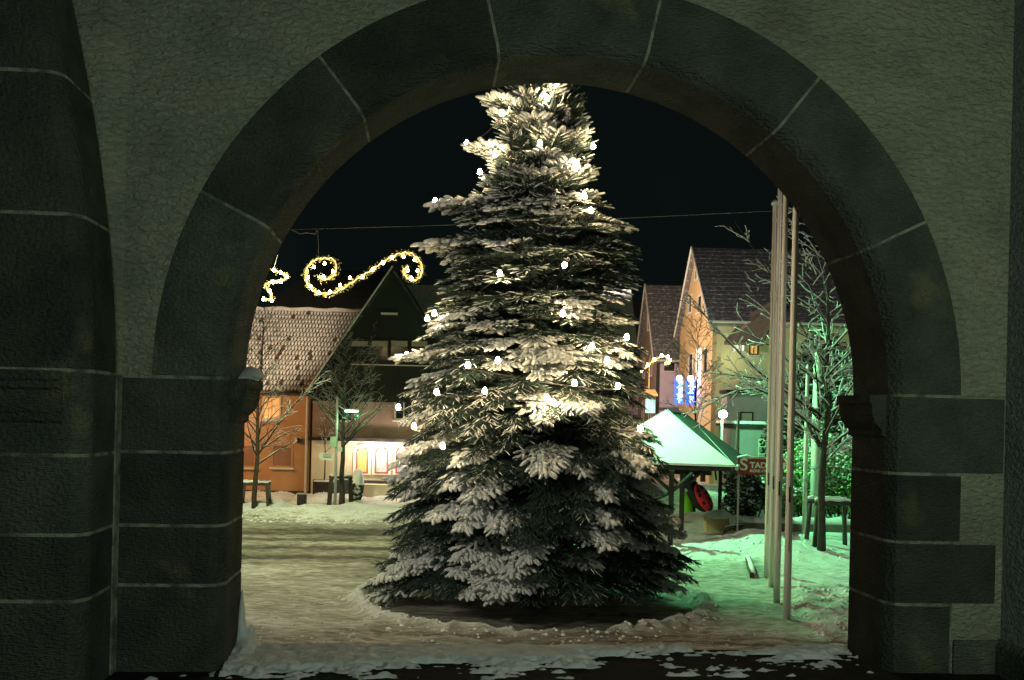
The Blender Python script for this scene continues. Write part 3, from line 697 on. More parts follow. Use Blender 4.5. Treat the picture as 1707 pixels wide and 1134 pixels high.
# stakes round the young trees
def stakes(loc, w_, h, lab, rz=0, r_=.045, full=True):
    t = thing('tree_stakes', lab, 'tree support', loc, rz, 'wooden support frames round trees')
    for sx, sy in ((-1, -1), (1, -1), (-1, 1), (1, 1))[:4 if full else 2]:
        m_ = MB(); m_.tube([(sx*w_*.62, sy*w_*.45, -.1), (sx*w_*.5, sy*w_*.36, h)], [r_, r_*.9], 8); m_.build('post', M['stake'], t, smooth=True)
    for sy in (-1, 1):
        m_ = MB(); m_.tube([(-w_*.58, sy*w_*.36, h), (w_*.58, sy*w_*.36, h)], r_*.9, 8); b_ = m_.build('rail', M['stake'], t, smooth=True)
        m_ = MB(); n = 9
        m_.tube([(-w_*.58 + w_*1.16*i/(n-1), sy*w_*.36, h + r_*1.35 + .012*math.sin(i*2.3)) for i in range(n)], [r_*.8*(.8+.2*math.sin(i*1.7)) for i in range(n)], 8)
        m_.build('snow', M['snow'], b_, smooth=True)
    return t
stakes(gnd(1383, 930), .80, 1.32, 'snow-topped wooden support frame round the tree right of the flagpoles', r_=.06, full=True)
stakes(gnd(425, 860), .72, .98, 'wooden support frame round the tree before the orange house', .1)
stakes(gnd(567, 846), .62, 1.02, 'wooden support frame round the tree beside the signpost', .3)
t = thing('tree_guard', 'low dark barred guard round the thin tree by the cream wall', 'tree guard', gs)
for sy in (-1, 1):
    for z_ in (.72,):
        m_ = MB(); m_.tube([(-.34, sy*.3, z_), (.34, sy*.3, z_)], .03, 6); m_.build('rail', M['dark_wood'], t)
for sx in (-1, 1):
    for sy in (-1, 1):
        m_ = MB(); m_.tube([(sx*.32, sy*.3, -.1), (sx*.32, sy*.3, .74)], .03, 6); m_.build('post', M['dark_wood'], t)
for i in range(7):
    m_ = MB(); m_.tube([(-.25 + i*.083, -.3, .1), (-.25 + i*.083, -.3, .71)], .008, 4); m_.build('bar', M['dark_wood'], t)
m_ = MB(); m_.tube([(-.36, 0, .76), (.36, 0, .76)], .05, 6); m_.build('snow', M['snow'], t)
gp = gnd(450, 858); t = thing('fallen_board', 'short dark board lying in the snow by the left tree', 'board', gp, .2)
m_ = MB(); m_.box(-.32, .28, -.08, .08, .05, .09); m_.box(.12, .28, -.06, .06, .09, .19); m_.build('plank', M['dark_wood'], t, bevel=.01)
gp = gnd(503, 845); t = thing('bollard', 'short dark square bollard in the orange lit snow', 'bollard', gp)
m_ = MB(); m_.box(-.15, .15, -.1, .1, -.05, .42); m_.build('post', M['darkmetal'], t, bevel=.015)
m_ = MB(); m_.box(-.17, .17, -.12, .12, .42, .46); m_.build('cap', M['galv'], t, bevel=.01)

# snow-capped shrub beside the signpost
gb = gnd(593, 842); t = thing('wrapped_shrub', 'leaning column-shaped shrub with thick snow cap near the arched windows', 'shrub', gb)
def lump(prof, seed, amp, n=22, lean=(0, 0)):
    rg = random.Random(seed); V = []; m = len(prof)
    for r_, z_ in prof:
        for k in range(n): 
            q = 2*math.pi*k/n; rr = r_*(1 + rg.uniform(-amp, amp)); V.append((rr*math.cos(q) + lean[0]*z_, rr*math.sin(q)*.8 + lean[1]*z_, z_ + rg.uniform(-amp, amp)*.1))
    Fc = [(i*n+k, i*n+(k+1) % n, (i+1)*n+(k+1) % n, (i+1)*n+k) for i in range(m-1) for k in range(n)] + [tuple((m-1)*n+k for k in range(n))]
    mb = MB(); mb.add(V, Fc); return mb
M['shrub'] = mat('dark_evergreen_leaves', (.02, .035, .025), (.6, .63, .62), 7, 4, .8, 20, .05, lo=.50, hi=.56)
lump([(.10, -.05), (.16, .15), (.22, .35), (.24, .55), (.23, .72), (.20, .85)], 3, .12, lean=(.05, 0)).build('foliage', M['shrub'], t, smooth=True)
lump([(.235, .70), (.225, .85), (.18, 1.05), (.14, 1.18), (.07, 1.24), (.02, 1.25)], 4, .06, lean=(.05, 0)).build('snow_cap', M['snow'], t, smooth=True)

# signpost with street lamp, left
gq = gnd(558, 855); t = thing('signpost', 'tall lamp post with green signs and direction arrow beside the left tree', 'signpost', gq)
hz = at(563, 662, gq.y).z
m_ = MB(); m_.tube([(0, 0, -.1), (0, 0, hz)], [.05, .038], 10); m_.build('post', M['galv'], t, smooth=True)
M['sign_green'] = mat('green_sign_face', (.30, .52, .36), (.34, .56, .40), 4, rough=.5); M['sign_white'] = mat('pale_sign_face', (.55, .62, .52), (.5, .57, .48), 4, rough=.5)
def pxbox(px0, py0, px1, py1, Y, base, d=.03, dy=0):
    a_ = at(px0, py1, Y) - base; b_ = at(px1, py0, Y) - base; m_ = MB(); m_.box(a_.x, b_.x, a_.y + dy - d, a_.y + dy, a_.z, b_.z); return m_
pxbox(551, 728, 562, 745, gq.y, gq, dy=-.05).build('sign_plate', M['sign_green'], t)
pxbox(564, 746, 571, 753, gq.y, gq, dy=-.05).build('sign_plate', M['sign_green'], t)
a_ = at(531, 760, gq.y) - gq; b_ = at(534, 754, gq.y) - gq; c_ = at(556, 757, gq.y) - gq; d_ = at(556, 768, gq.y) - gq; e_ = at(534, 766, gq.y) - gq
m_ = MB(); m_.prism([(p.x, -.08, p.z) for p in (a_, b_, c_, d_, e_)], (0, .03, 0)); m_.build('arrow_sign', M['sign_white'], t)
m_ = MB()
for k in range(3): m_.box(a_.x + .16, a_.x + .42, -.087, -.0835, a_.z - .055 + k*.045, a_.z - .04 + k*.045)
m_.build('lettering', M['darkmetal'], t)
# lamp arm and head
hp = at(586, 686, gq.y) - gq
m_ = MB(); m_.tube([(0, 0, hz - .25), (hp.x*.5, 0, hp.z + .06), (hp.x, 0, hp.z + .06)], .022, 8); m_.build('lamp_arm', M['galv'], t)
m_ = MB(); m_.box(hp.x - .24, hp.x + .24, -.09, .09, hp.z + .035, hp.z + .08); hd = m_.build('lamp_head', M['galv'], t, bevel=.01)
m_ = MB(); m_.box(hp.x - .20, hp.x + .20, -.075, .075, hp.z - .02, hp.z + .033); m_.build('diffuser', M['lamp_green'], t, bevel=.01)
lamp('signpost_lamp_light', (hp.x, -.05, hp.z - .12), 28, GREEN, .1, t)

# ------------------------------------------------------------------ left houses
M['orange_wall'] = mat('ochre_render', (.46, .25, .13), (.52, .29, .15), 2, 4, .3, 60, .006)
M['purple_wall'] = mat('brown_render', (.24, .165, .135), (.29, .20, .165), 2, 4, .3, 60, .006)
M['cream_wall'] = mat('cream_render', (.58, .52, .38), (.64, .57, .42), 1.5, 4, .3, 60, .006)
M['dark_clad'] = mat('dark_cladding', (.016, .015, .015), (.026, .023, .022), 6, 3, .3, 30, .006, stretch=(6, 1, .3))
M['roof_tile'] = mat('clay_tiles', (.15, .10, .07), (.10, .07, .05), 3, 4, .3, 20, .01, island=.25)
M['tile_snow'] = mat('thin_roof_snow', (.62, .57, .50), (.50, .46, .41), 4, 4, .3, 20, .02)
M['grey_roof'] = mat('slate_roof', (.115, .11, .115), (.15, .145, .15), 5, 4, .3, 30, .01, spots=((.34, .34, .35), 6, .52, .66))
M['dark_roof'] = mat('dark_roof', (.022, .022, .024), (.05, .05, .052), 5, 4, .3, 30, .01)
M['shutter'] = mat('roller_shutter', (.30, .17, .12), (.26, .145, .10), 3, rough=.6)
M['trim'] = mat('white_trim', (.70, .66, .58), (.62, .59, .52), 4, rough=.6)
M['glass_dark'] = mat('dark_glass', (.02, .022, .026), (.035, .035, .04), 2, rough=.12, spec=.6)
M['curtain'] = mat('pale_curtain', (.30, .27, .22), (.36, .33, .27), 8, stretch=(6, 1, .4))
M['lit_warm'] = mat('lit_window', (.8, .6, .3), emit=(1, .72, .40), estr=.9)
M['lit_pale'] = mat('lit_pale_window', (.8, .8, .7), emit=(.95, 1, .75), estr=1.0)
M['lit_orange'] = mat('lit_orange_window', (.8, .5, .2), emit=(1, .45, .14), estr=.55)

def tile_roof(name, p00, p10, p01, p11, nu, nv, parent, m_tile, thick=.05, snow=True, snow_mat_=None):
    """p00 p10 eave left/right, p01 p11 ridge left/right: rows of barrel tiles with snow lying in the pans"""
    p00, p10, p01, p11 = map(Vector, (p00, p10, p01, p11)); n = (p10-p00).cross(p01-p00).normalized()
    if n.z < 0: n = -n
    P = lambda u, v: (p00.lerp(p10, u)).lerp(p01.lerp(p11, u), v)
    b = MB(); b.add([p00, p10, p11, p01] + [q - n*.12 for q in (p00, p10, p11, p01)], [(0, 1, 2, 3), (7, 6, 5, 4), (0, 4, 5, 1), (1, 5, 6, 2), (2, 6, 7, 3), (3, 7, 4, 0)])
    r = b.build(name, m_tile, parent)
    t = MB(); s_ = MB(); rg = random.Random(3)
    for j in range(nv):
        for i in range(nu):
            u0, u1 = i/nu, (i+.55)/nu; v0, v1 = j/nv, (j+1.02)/nv
            a, b_, c, d = P(u0, v0), P(u1, v0), P(u1, v1), P(u0, v1)
            h0 = n*thick; m0 = (a+b_)/2 + h0*1.7; m1 = (c+d)/2 + h0*.6
            t.add([a, m0, b_, c + n*.01, m1, d + n*.01], [(0, 1, 4, 5), (1, 2, 3, 4), (0, 2, 1)])
            if snow and rg.random() < .93:
                u2 = (i+1.0)/nu; vv = v0 + (.42 + .3*rg.random())/nv
                a, b_, c, d = P(u1-.22/nu, v0+.26/nv), P(u2+.20/nu, v0+.26/nv), P(u2+.16/nu, v1), P(u1-.16/nu, v1); k = n*thick*(1.5+.6*rg.random())
                s_.add([a + n*.006, b_ + n*.006, c + n*.006, d + n*.006, a.lerp(c, .2)+k, b_.lerp(d, .2)+k, c.lerp(a, .15)+k*.8, d.lerp(b_, .15)+k*.8], [(0, 1, 5, 4), (1, 2, 6, 5), (2, 3, 7, 6), (3, 0, 4, 7), (4, 5, 6, 7)])
    t.build('tiles', m_tile, r)
    if snow: s_.build('snow', snow_mat_ or M['tile_snow'], r)
    return r
def window(parent, x0, x1, z0, z1, y, pane, frame=M['trim'], fw=.06, bars=0, sill=True, axis='y', sgn=-1):
    """window on a wall at y (or x if axis='x'), facing sgn"""
    def bx(m_, a0, a1, d0, d1, b0, b1):
        d0, d1 = sorted((y + sgn*d0, y + sgn*d1))
        m_.box(a0, a1, d0, d1, b0, b1) if axis == 'y' else m_.box(d0, d1, a0, a1, b0, b1)
    f = MB()
    bx(f, x0-fw, x0, -.02, .04, z0-fw, z1+fw); bx(f, x1, x1+fw, -.02, .04, z0-fw, z1+fw); bx(f, x0, x1, -.02, .04, z1, z1+fw); bx(f, x0, x1, -.02, .04, z0-fw, z0)
    for i in range(bars):
        xm = x0 + (x1-x0)*(i+1)/(bars+1); bx(f, xm-.02, xm+.02, .004, .03, z0, z1)
    w_ = f.build('window', frame, parent)
    p = MB(); bx(p, x0, x1, -.02, .002, z0, z1); p.build('pane', pane, w_)
    if sill: s_ = MB(); bx(s_, x0-.1, x1+.1, .005, .14, z0-fw-.07, z0-fw-.003); s_.build('sill', M['trim'], w_)
    return w_

# --- orange house
YA = 37.0
hx = at(517, 700, YA).x
oh = thing('orange_house', 'ochre rendered house with snowy tiled roof behind the left arch pier', 'house', (hx, YA, 0))
ez = at(470, 652, YA).z; ry = 42.0; rz_ = at(510, 520, ry).z
m_ = MB(); m_.box(-10, 0, 0, 8, -.1, ez); m_.build('wall', M['orange_wall'], oh)
rfx = at(592, 522, ry).x - hx
r = tile_roof('roof', (-10, -.45, ez-.05), (.25, -.45, ez-.05), (-10, 5, rz_), (rfx + .3, 5, rz_), 84, 17, oh, M['roof_tile'], .055)
m_ = MB(); m_.prism([(-10, 5, rz_), (rfx+.3, 5, rz_), (rfx+.3, 9, ez), (-10, 9, ez)], (0, 0, -.15)); m_.build('roof_back', M['roof_tile'], oh)
m_ = MB(); m_.tube([(-10, 4.95, rz_+.08)] + [(-10 + (rfx+10.3)*i/30, 4.95, rz_+.08+.03*math.sin(i*1.9)) for i in range(1, 31)], .10, 7); m_.build('ridge_snow', M['tile_snow'], oh, smooth=True)
m_ = MB(); m_.tube([(-10, -.50, ez-.10), (.2, -.50, ez-.10)], .07, 8); m_.build('gutter', M['darkmetal'], oh)
m_ = MB(); m_.tube([(-.10, -.08, 0), (-.10, -.08, ez-.2)], .05, 8); m_.build('downpipe', M['trim'], oh)
m_ = MB(); m_.box(-10, .01, -.03, .0, -.05, .32); m_.build('plinth', M['darkmetal'], oh)
def lx(px, py, Y, ox): return at(px, py, Y).x - ox
a_ = at(455, 776, YA); b_ = at(486, 744, YA); window(oh, a_.x-hx, b_.x-hx, a_.z, b_.z, 0, M['shutter'], M['orange_wall'])
a_ = at(440, 696, YA); b_ = at(466, 664, YA); window(oh, a_.x-hx, b_.x-hx, a_.z, b_.z, 0, M['lit_orange'], M['trim'], bars=1)
a_ = at(400, 776, YA); b_ = at(425, 744, YA); window(oh, a_.x-hx, b_.x-hx, a_.z, b_.z, 0, M['shutter'], M['orange_wall'])
p = at(500, 733, YA); m_ = MB(); m_.box(p.x-hx-.09, p.x-hx+.09, -.14, 0, p.z-.12, p.z+.06); m_.build('wall_lamp', M['darkmetal'], oh, bevel=.01)
m_ = MB(); m_.lathe([(.02, 0), (.06, .05), (.05, .16), (.02, .2)], (p.x-hx-.12, -.2, p.z-.1), 10); m_.build('lantern_glass', M['trim'], oh)

# --- dark gabled house
YB = 36.4; bx0 = at(519, 640, YB).x; ap = at(655, 446, YB); ev = at(519, 642, YB).z
dh = thing('gabled_house', 'dark-gabled house with cream shop floor and two bright arched windows', 'house', (ap.x, YB, 0))
hl = bx0 - ap.x                                  # about -2.9
zr, ze = ap.z, ev
slope = (zr - ze) / (-hl)
m_ = MB(); m_.box(hl, 8.5, .35, 9, 2.25, ze+.3); m_.build('upper_wall', M['purple_wall'], dh)
m_ = MB(); m_.box(hl-.02, 8.5, .42, 9, -.1, 2.2); m_.build('ground_floor_wall', M['cream_wall'], dh)
m_ = MB(); m_.box(hl-.1, 8.6, .1, .6, 2.18, 2.30); m_.build('cornice', M['dark_clad'], dh)
m_ = MB(); m_.prism([(hl, .02, ze-.02), (-hl, .02, ze-.02), (0, .02, zr-.15)], (0, 2.5, 0)); m_.build('gable', M['dark_clad'], dh)
m_ = MB(); m_.box(hl+.02, 3.4, -.03, .34, ze-.55, ze); m_.build('gable_band', M['dark_clad'], dh)
for sg in (-1, 1):                               # gable roof planes
    m_ = MB(); e = Vector((sg*(-hl+.12), -.15, ze - .12*slope)); 
    m_.prism([(sg*(-hl+.14), -.12, ze-.02-.14*slope), (0, -.12, zr+.02), (0, -.12, zr-.16), (sg*(-hl+.14), -.12, ze-.20-.14*slope)], (0, 5.2 if sg < 0 else 4.6, 0)); m_.build('roof', M['dark_roof'], dh)
m_ = MB(); m_.tube([(hl-.14, -.15, ze-.14*slope), (0, -.15, zr+.03)], .03, 5); m_.build('verge_snow', M['trim'], dh)
M['pale_roof'] = mat('snow_dusted_roof', (.30, .28, .25), (.40, .375, .34), 3, 5, .3, 20, .01, stretch=(4, 1, 1), island=.0)
r = MB(); r.add([(0.0, .05, ze+.0), (9, .05, ze+.0), (9, 4.6, zr-.02), (0, 4.6, zr-.02), (0, .05, ze-.15), (9, .05, ze-.15), (9, 4.6, zr-.2), (0, 4.6, zr-.2)], [(0,1,2,3),(7,6,5,4),(0,4,5,1),(1,5,6,2),(2,6,7,3),(3,7,4,0)])
r.build('main_roof', M['pale_roof'], dh)
m_ = MB(); m_.add([(0, 4.6, zr-.02), (9, 4.6, zr-.02), (9, 9.4, ze), (0, 9.4, ze)], [(0, 1, 2, 3)]); m_.build('roof_back', M['dark_roof'], dh)
def L(px, py): q = at(px, py, YB); return q.x - ap.x, q.z
for i, (p0, p1) in enumerate(((586, 613), (619, 646), (652, 679), (686, 712))):
    x0, z1 = L(p0, 568); x1, z0 = L(p1, 604); w_ = window(dh, x0, x1, z0, z1, .0, M['glass_dark'], M['dark_clad'], fw=.05, sill=False)
    c_ = MB(); c_.box(x0+.01, x1-.01, -.012, -.006, z1-.20, z1-.01); c_.build('curtain', M['curtain'], w_)
x0, z0 = L(585, 607); x1, _ = L(714, 607); m_ = MB(); m_.box(x0, x1, -.10, -.04, z0-.03, z0+.01); m_.build('window_ledge', M['trim'], dh)
x0, z0 = L(636, 524); x1, _ = L(663, 524); m_ = MB(); m_.box(x0, x1, -.16, .0, z0-.02, z0+.05); m_.build('vent_ledge', M['trim'], dh)
x0, z1 = L(659, 666); x1, z0 = L(684, 698); window(dh, x0, x1, z0, z1, .35, M['glass_dark'], M['trim'], bars=1)
x0, z1 = L(560, 664); x1, z0 = L(580, 698); window(dh, x0, x1, z0, z1, .35, M['glass_dark'], M['dark_clad'])
m_ = MB(); x0, z0 = L(519, 800); m_.box(x0, 1.2, .36, .45, -.1, z0); m_.build('plinth', M['darkmetal'], dh)
m_ = MB(); x0, z0 = L(598, 808); m_.box(x0, 6, -.15, .45, -.1, z0+.02); m_.build('terrace_wall', M['cream_wall'], dh)
M['shop_glass'] = mat('lit_shop_window', (.5, .4, .1), (.2, .3, .1), 3.5, emit=(.95, .75, .30), estr=.22)
M['red_frame'] = mat('red_frame', (.45, .10, .08), (.40, .09, .07), 4)
M['white_arch'] = mat('white_surround', (.78, .76, .70), (.72, .70, .66), 4)
M['shop_glass_pale'] = mat('pale_lit_shop_window', (.5, .45, .4), (.15, .16, .15), 5, emit=(.9, .80, .78), estr=.35)
for px0, px1, pane_ in ((590, 612, 'shop_glass'), (622, 646, 'shop_glass_pale'), (657, 680, 'shop_glass_pale')):
    x0, z0 = L(px0, 790); x1, z1 = L(px1, 745); xc = (x0+x1)/2; rr = (x1-x0)/2; zs = z1 - rr
    def archpoly(r_, zb, y): return [(xc - r_, y, zb)] + [(xc - r_*math.cos(math.pi*i/12), y, zs + r_*math.sin(math.pi*i/12)) for i in range(13)] + [(xc + r_, y, zb)]
    m_ = MB(); m_.prism(archpoly(rr+.09, z0-.05, .36), (0, .07, 0)); w_ = m_.build('arched_window', M['white_arch'], dh)
    m_ = MB(); m_.prism(archpoly(rr, z0, .352), (0, .05, 0)); m_.build('frame', M['red_frame'], w_)
    m_ = MB(); m_.prism(archpoly(rr-.06, z0+.05, .347), (0, .05, 0)); m_.build('pane', M[pane_], w_)
    m_ = MB(); m_.ball((0, 0, 0), .09, 10, 6); lb_ = m_.build('shop_lamp', M['lamp_white'], w_); lb_.location = (xc, .12, z1 - .02)
    lamp('shop_window_light', (xc, -.06, z1 - .05), 50, (1, .80, .62), .06, dh)

# --- dark building far behind
p = at(560, 430, 52); db = thing('far_dark_building', 'unlit roof of a building rising behind the tiled house', 'building', (p.x, 52, 0))
m_ = MB(); m_.box(-5, 5, 0, 9, 0, 7); m_.build('wall', M['dark_clad'], db)
m_ = MB(); m_.prism([(-5.5, -.3, 6.8), (-2.2, 4.5, p.z), (2.8, 4.5, p.z), (5.5, -.3, 6.8)], (0, .2, -.1)); m_.prism([(-5.5, 9.3, 6.8), (-2.2, 4.5, p.z), (2.8, 4.5, p.z), (5.5, 9.3, 6.8)], (0, .0, -.1))
m_.build('roof', mat('unlit_slate', (.04, .04, .04), (.06, .055, .05), 4), db)

# ------------------------------------------------------------------ right houses
def gable_house(name, label, X0, X1, Y0, Y1, ze, zr, wall, side, roofm, nu=40, nv=18, snowm=None):
    h = thing(name, label, 'house', (X0, Y0, 0)); w_, d = X1-X0, Y1-Y0; ym = d/2
    m_ = MB(); m_.prism([(0, 0, -.1), (0, d, -.1), (0, d, ze), (0, ym, zr-.12), (0, 0, ze)][::-1], (.2, 0, 0)); m_.build('gable_wall', wall, h)
    m_ = MB(); m_.box(.2, w_, 0, d, -.1, ze-.05); m_.build('side_wall', side, h)
    m_ = MB(); k = (zr-ze)/ym; m_.prism([(-.25, -.35, ze-.35*k), (-.25, ym, zr), (-.25, ym, zr-.2), (-.25, -.35, ze-.35*k-.2)][::-1], (w_+.4, 0, 0))
    m_.prism([(-.25, d+.35, ze-.35*k), (-.25, ym, zr), (-.25, ym, zr-.2), (-.25, d+.35, ze-.35*k-.2)], (w_+.4, 0, 0)); r = m_.build('roof', roofm, h)
    t = MB(); rows = nv
    for j in range(rows):
        v = j/rows; yy = -.35 + (ym+.35)*v; zz = ze-.35*k + (zr-ze+.35*k)*v; t.prism([(-.26, yy, zz+.035), (-.26, yy, zz-.02), (-.26, yy+(ym+.35)/rows, zz-.02+(zr-ze+.35*k)/rows), (-.26, yy+(ym+.35)/rows, zz+.006+(zr-ze+.35*k)/rows)], (w_+.42, 0, 0))
    t.build('tile_courses', roofm, r)
    if snowm:
        s_ = MB(); rg = random.Random(9); nuu = int(w_/.28)
        for j in range(rows):
            for i in range(nuu):
                if rg.random() < .75:
                    v = (j+.55)/rows; yy = -.35 + (ym+.35)*v; zz = ze-.35*k + (zr-ze+.35*k)*v + .06; x_ = i*.28; s_.add([(x_, yy-.08, zz-.08*k), (x_+.15, yy-.08, zz-.08*k), (x_+.15, yy+.08, zz+.08*k), (x_, yy+.08, zz+.08*k)], [(0, 1, 2, 3)])
        s_.build('snow', snowm, r)
    m_ = MB(); m_.tube([(-.2, -.42, ze-.40*k-.02), (w_, -.42, ze-.40*k-.02)], .07, 6); m_.build('gutter', M['trim'], h)
    m_ = MB(); m_.tube([(-.28, -.35, ze-.35*k+.02), (-.28, ym, zr+.03), (-.28, d+.35, ze-.35*k+.02)], .06, 5); m_.build('verge', M['trim'], h)
    return h
M['pink_wall'] = mat('pink_render', (.46, .33, .27), (.52, .38, .31), 2, 4, .3, 40, .006)
M['lilac_wall'] = mat('lilac_render', (.50, .40, .50), (.56, .45, .55), 2, 4, .3, 40, .006)
M['apricot_wall'] = mat('apricot_render', (.50, .34, .18), (.56, .38, .21), 2, 4, .3, 40, .006)
M['yellow_wall'] = mat('yellow_render', (.55, .50, .30), (.60, .54, .33), 2, 4, .3, 40, .006)
M['roof_frost'] = mat('roof_frost', (.22, .21, .24), (.30, .29, .32), 6)
hc = gable_house('tall_gabled_house', 'tall apricot house with steep grey roof behind the flagpoles', 9.7, 20, 50, 59.8, 8.35, 12.45, M['apricot_wall'], M['yellow_wall'], M['grey_roof'])
hd = gable_house('pink_gabled_house', 'narrow pink gabled house between christmas tree and tall apricot house', 8.7, 16, 62, 70.7, 7.2, 11.9, M['pink_wall'], M['lilac_wall'], M['grey_roof'], nv=16)
he = gable_house('dark_roofed_house', 'dark-roofed house half hidden between christmas tree and pink house', 8.0, 15, 76, 86, 7.5, 12.6, M['pink_wall'], M['lilac_wall'], M['dark_roof'])
# tall house windows
def on_c(px, py): q = at(px, py, 50); return q.x - 9.7, q.z
for y_, z_, w2, h2, pn in ((6.5, 9.6, .5, .9, 'glass_dark'), (3.6, 9.3, .5, .8, 'glass_dark'), (3.4, 6.0, .75, 1.9, 'lit_pale'), (5.9, 6.1, .6, 1.4, 'glass_dark'), (1.6, 6.2, .5, 1.2, 'glass_dark'), (4.9, 11.0, .3, .5, 'glass_dark')):
    window(hc, y_-w2, y_+w2, z_-h2/2, z_+h2/2, 0, M[pn], axis='x', sill=h2 > .6)
x0, z1 = on_c(1223, 570); x1, z0 = on_c(1240, 585); window(hc, x0, x1, z0, z1, 0, M['lit_pale'], M['trim'], fw=.03, bars=3)
x0, z1 = on_c(1251, 574); x1, z0 = on_c(1262, 590); window(hc, x0, x1, z0, z1, 0, M['lit_orange'], M['dark_clad'], bars=1)
x0, z1 = on_c(1250, 646); x1, z0 = on_c(1266, 672); window(hc, x0, x1, z0, z1, 0, M['curtain'], M['dark_clad'], bars=1)
# projecting bay roof
a_ = at(1207, 570, 49); b_ = at(1262, 573, 49); c_ = at(1240, 530, 50); d_ = at(1300, 500, 50)
M['bay_roof'] = mat('bay_roof', (.20, .13, .11), (.26, .17, .15), 6)
m_ = MB(); P_ = [Vector((q.x-9.7, q.y-50, q.z)) for q in (a_, at(1272, 572, 49), at(1305, 490, 50), c_)]
m_.prism(P_, (0, 0, -.14)); m_.build('bay_roof', M['bay_roof'], hc)
a_ = at(1228, 650, 49); P_ = [Vector((q.x-9.7, q.y-50, q.z)) for q in (at(1228, 652, 48.6), at(1300, 655, 48.6), at(1300, 628, 50), at(1236, 625, 50))]
m_ = MB(); m_.prism(P_, (0, 0, -.12)); m_.build('awning', M['bay_roof'], hc)
lamp('bay_wall_light', (at(1222, 590, 49).x - 9.7, -1.0, at(1222, 600, 49).z), 26, (.9, 1, .55), .1, hc)
# pink house windows and sign
def on_d(px, py, dy=0): q = at(px, py, 62+dy); return q.x - 8.7, q.z
x0, z1 = on_d(1109, 603); x1, z0 = on_d(1122, 617); window(hd, x0, x1, z0, z1, 0, M['glass_dark'], M['dark_clad'])
for y_, z_ in ((4.3, 9.6), (2.6, 6.6), (6.0, 6.6), (2.6, 3.8), (6.0, 3.8)): window(hd, y_-.45, y_+.45, z_-.6, z_+.6, 0, M['glass_dark'], axis='x')
m_ = MB(); m_.tube([(.05, -.1, 0), (.05, -.1, 6.9)], .08, 6); m_.build('downpipe', M['darkmetal'], hd)
a_ = at(1124, 676, 54); b_ = at(1158, 629, 54); sz, sz2, sx, sx2 = a_.z, b_.z, a_.x, b_.x
ns = thing('neon_sign', 'two-column blue lit shop sign projecting from the tall apricot house', 'sign', (sx, 54, sz))
M['neon_blue'] = mat('blue_sign_box', (.02, .05, .5), emit=(.03, .10, 1.0), estr=2.6)
M['neon_text'] = mat('blue_white_lettering', (.6, .8, 1), emit=(.35, .75, 1.0), estr=2.8)
hh = sz2 - sz; ww = sx2 - sx
for k, (a0, a1, txt) in enumerate(((.0, .43, 'eithaba'), (.57, 1.0, 'eu haba'))):
    m_ = MB(); m_.box(a0*ww, a1*ww, -.08, .1, .05*hh, .95*hh); m_.build('sign_box', M['neon_blue'], ns, bevel=.03)
    text_mesh('lettering', txt, .40, M['neon_text'], ns, Matrix.Translation((a1*ww - .06, -.09, .08*hh)) @ Matrix.Rotation(R(90), 4, 'Y').inverted() @ Matrix.Rotation(R(90), 4, 'X'), .01, offset=.012)
    m_ = MB(); m_.ball(((a0+a1)/2*ww, -.12, .95*hh), .16, 10, 6); m_.build('lamp_globe', M['lamp_white'], ns)
m_ = MB(); m_.box(.2*ww, 1.05*ww, .1, .16, .45*hh, .5*hh); m_.build('bracket', M['darkmetal'], ns)
p = at(1086, 676, 60); t = thing('lit_shop_sign', 'small pale turquoise lit sign between tree and shelter roof', 'sign', (p.x, 60, p.z))
m_ = MB(); m_.box(-.35, .22, -.06, .06, -.45, .4); m_.build('panel', mat('turquoise_panel', (.4, .8, .75), emit=(.45, 1, .85), estr=.8), t, bevel=.02)
m_ = MB(); m_.box(-.5, .3, .06, .3, .4, .46); m_.build('frame', M['darkmetal'], t)
p = at(1080, 655, 59); t = thing('shop_canopy', 'small orange lit canopy above the turquoise sign', 'canopy', (p.x, 59, p.z))
m_ = MB(); m_.prism([(-.6, 0, .2), (.4, 0, .2), (.45, -.9, -.1), (-.65, -.9, -.1)], (0, 0, -.1)); m_.build('roof', M['lit_orange'], t)
m_ = MB(); m_.tube([(0, -.4, .2), (0, -.4, 1.7)], .03, 5); m_.build('rod', M['lit_orange'], t)
lamp('sign_glow', (9.0, 53.5, 4.6), 70, (.3, .35, 1), .3)

# street lamp, far right, bare lamp with glow
p = at(1205, 691, 44); t = thing('street_lamp', 'bright green-white lamp above the shelter roof', 'street lamp', (p.x, 44, 0))
m_ = MB(); m_.tube([(0, .15, 0), (0, .15, p.z)], .05, 8); m_.build('post', M['galv'], t)
m_ = MB(); m_.ball((0, 0, p.z), .17, 14, 9, (1.15, 1, .9)); m_.build('globe', mat('bright_globe', (1, 1, 1), emit=(.55, 1, .8), estr=40), t, smooth=True)
m_ = MB(); m_.lathe([(.05, 0), (.2, .02), (.12, .1), (.02, .12)], (0, .05, p.z + .16), 12); m_.build('hood', M['darkmetal'], t)
lamp('far_lamp_light', (0, -.35, p.z), 800, GREEN, .15, t)
# square lamp (behind the christmas tree)
t = thing('street_lamp', 'tall curved street lamp behind the christmas tree', 'street lamp', (.75, 29.5, 0))
m_ = MB(); m_.tube([(0, 0, 0), (0, 0, 6.8), (.15, 0, 7.25), (.5, -.1, 7.4), (1.1, -.2, 7.4)], [.07, .05, .045, .04, .035], 8); m_.build('post', M['galv'], t)
m_ = MB(); m_.box(.7, 1.35, -.38, -.02, 7.3, 7.42); m_.build('lamp_head', M['galv'], t, bevel=.02)
m_ = MB(); m_.box(.75, 1.3, -.34, -.06, 7.26, 7.297); m_.build('diffuser', M['lamp_green'], t)
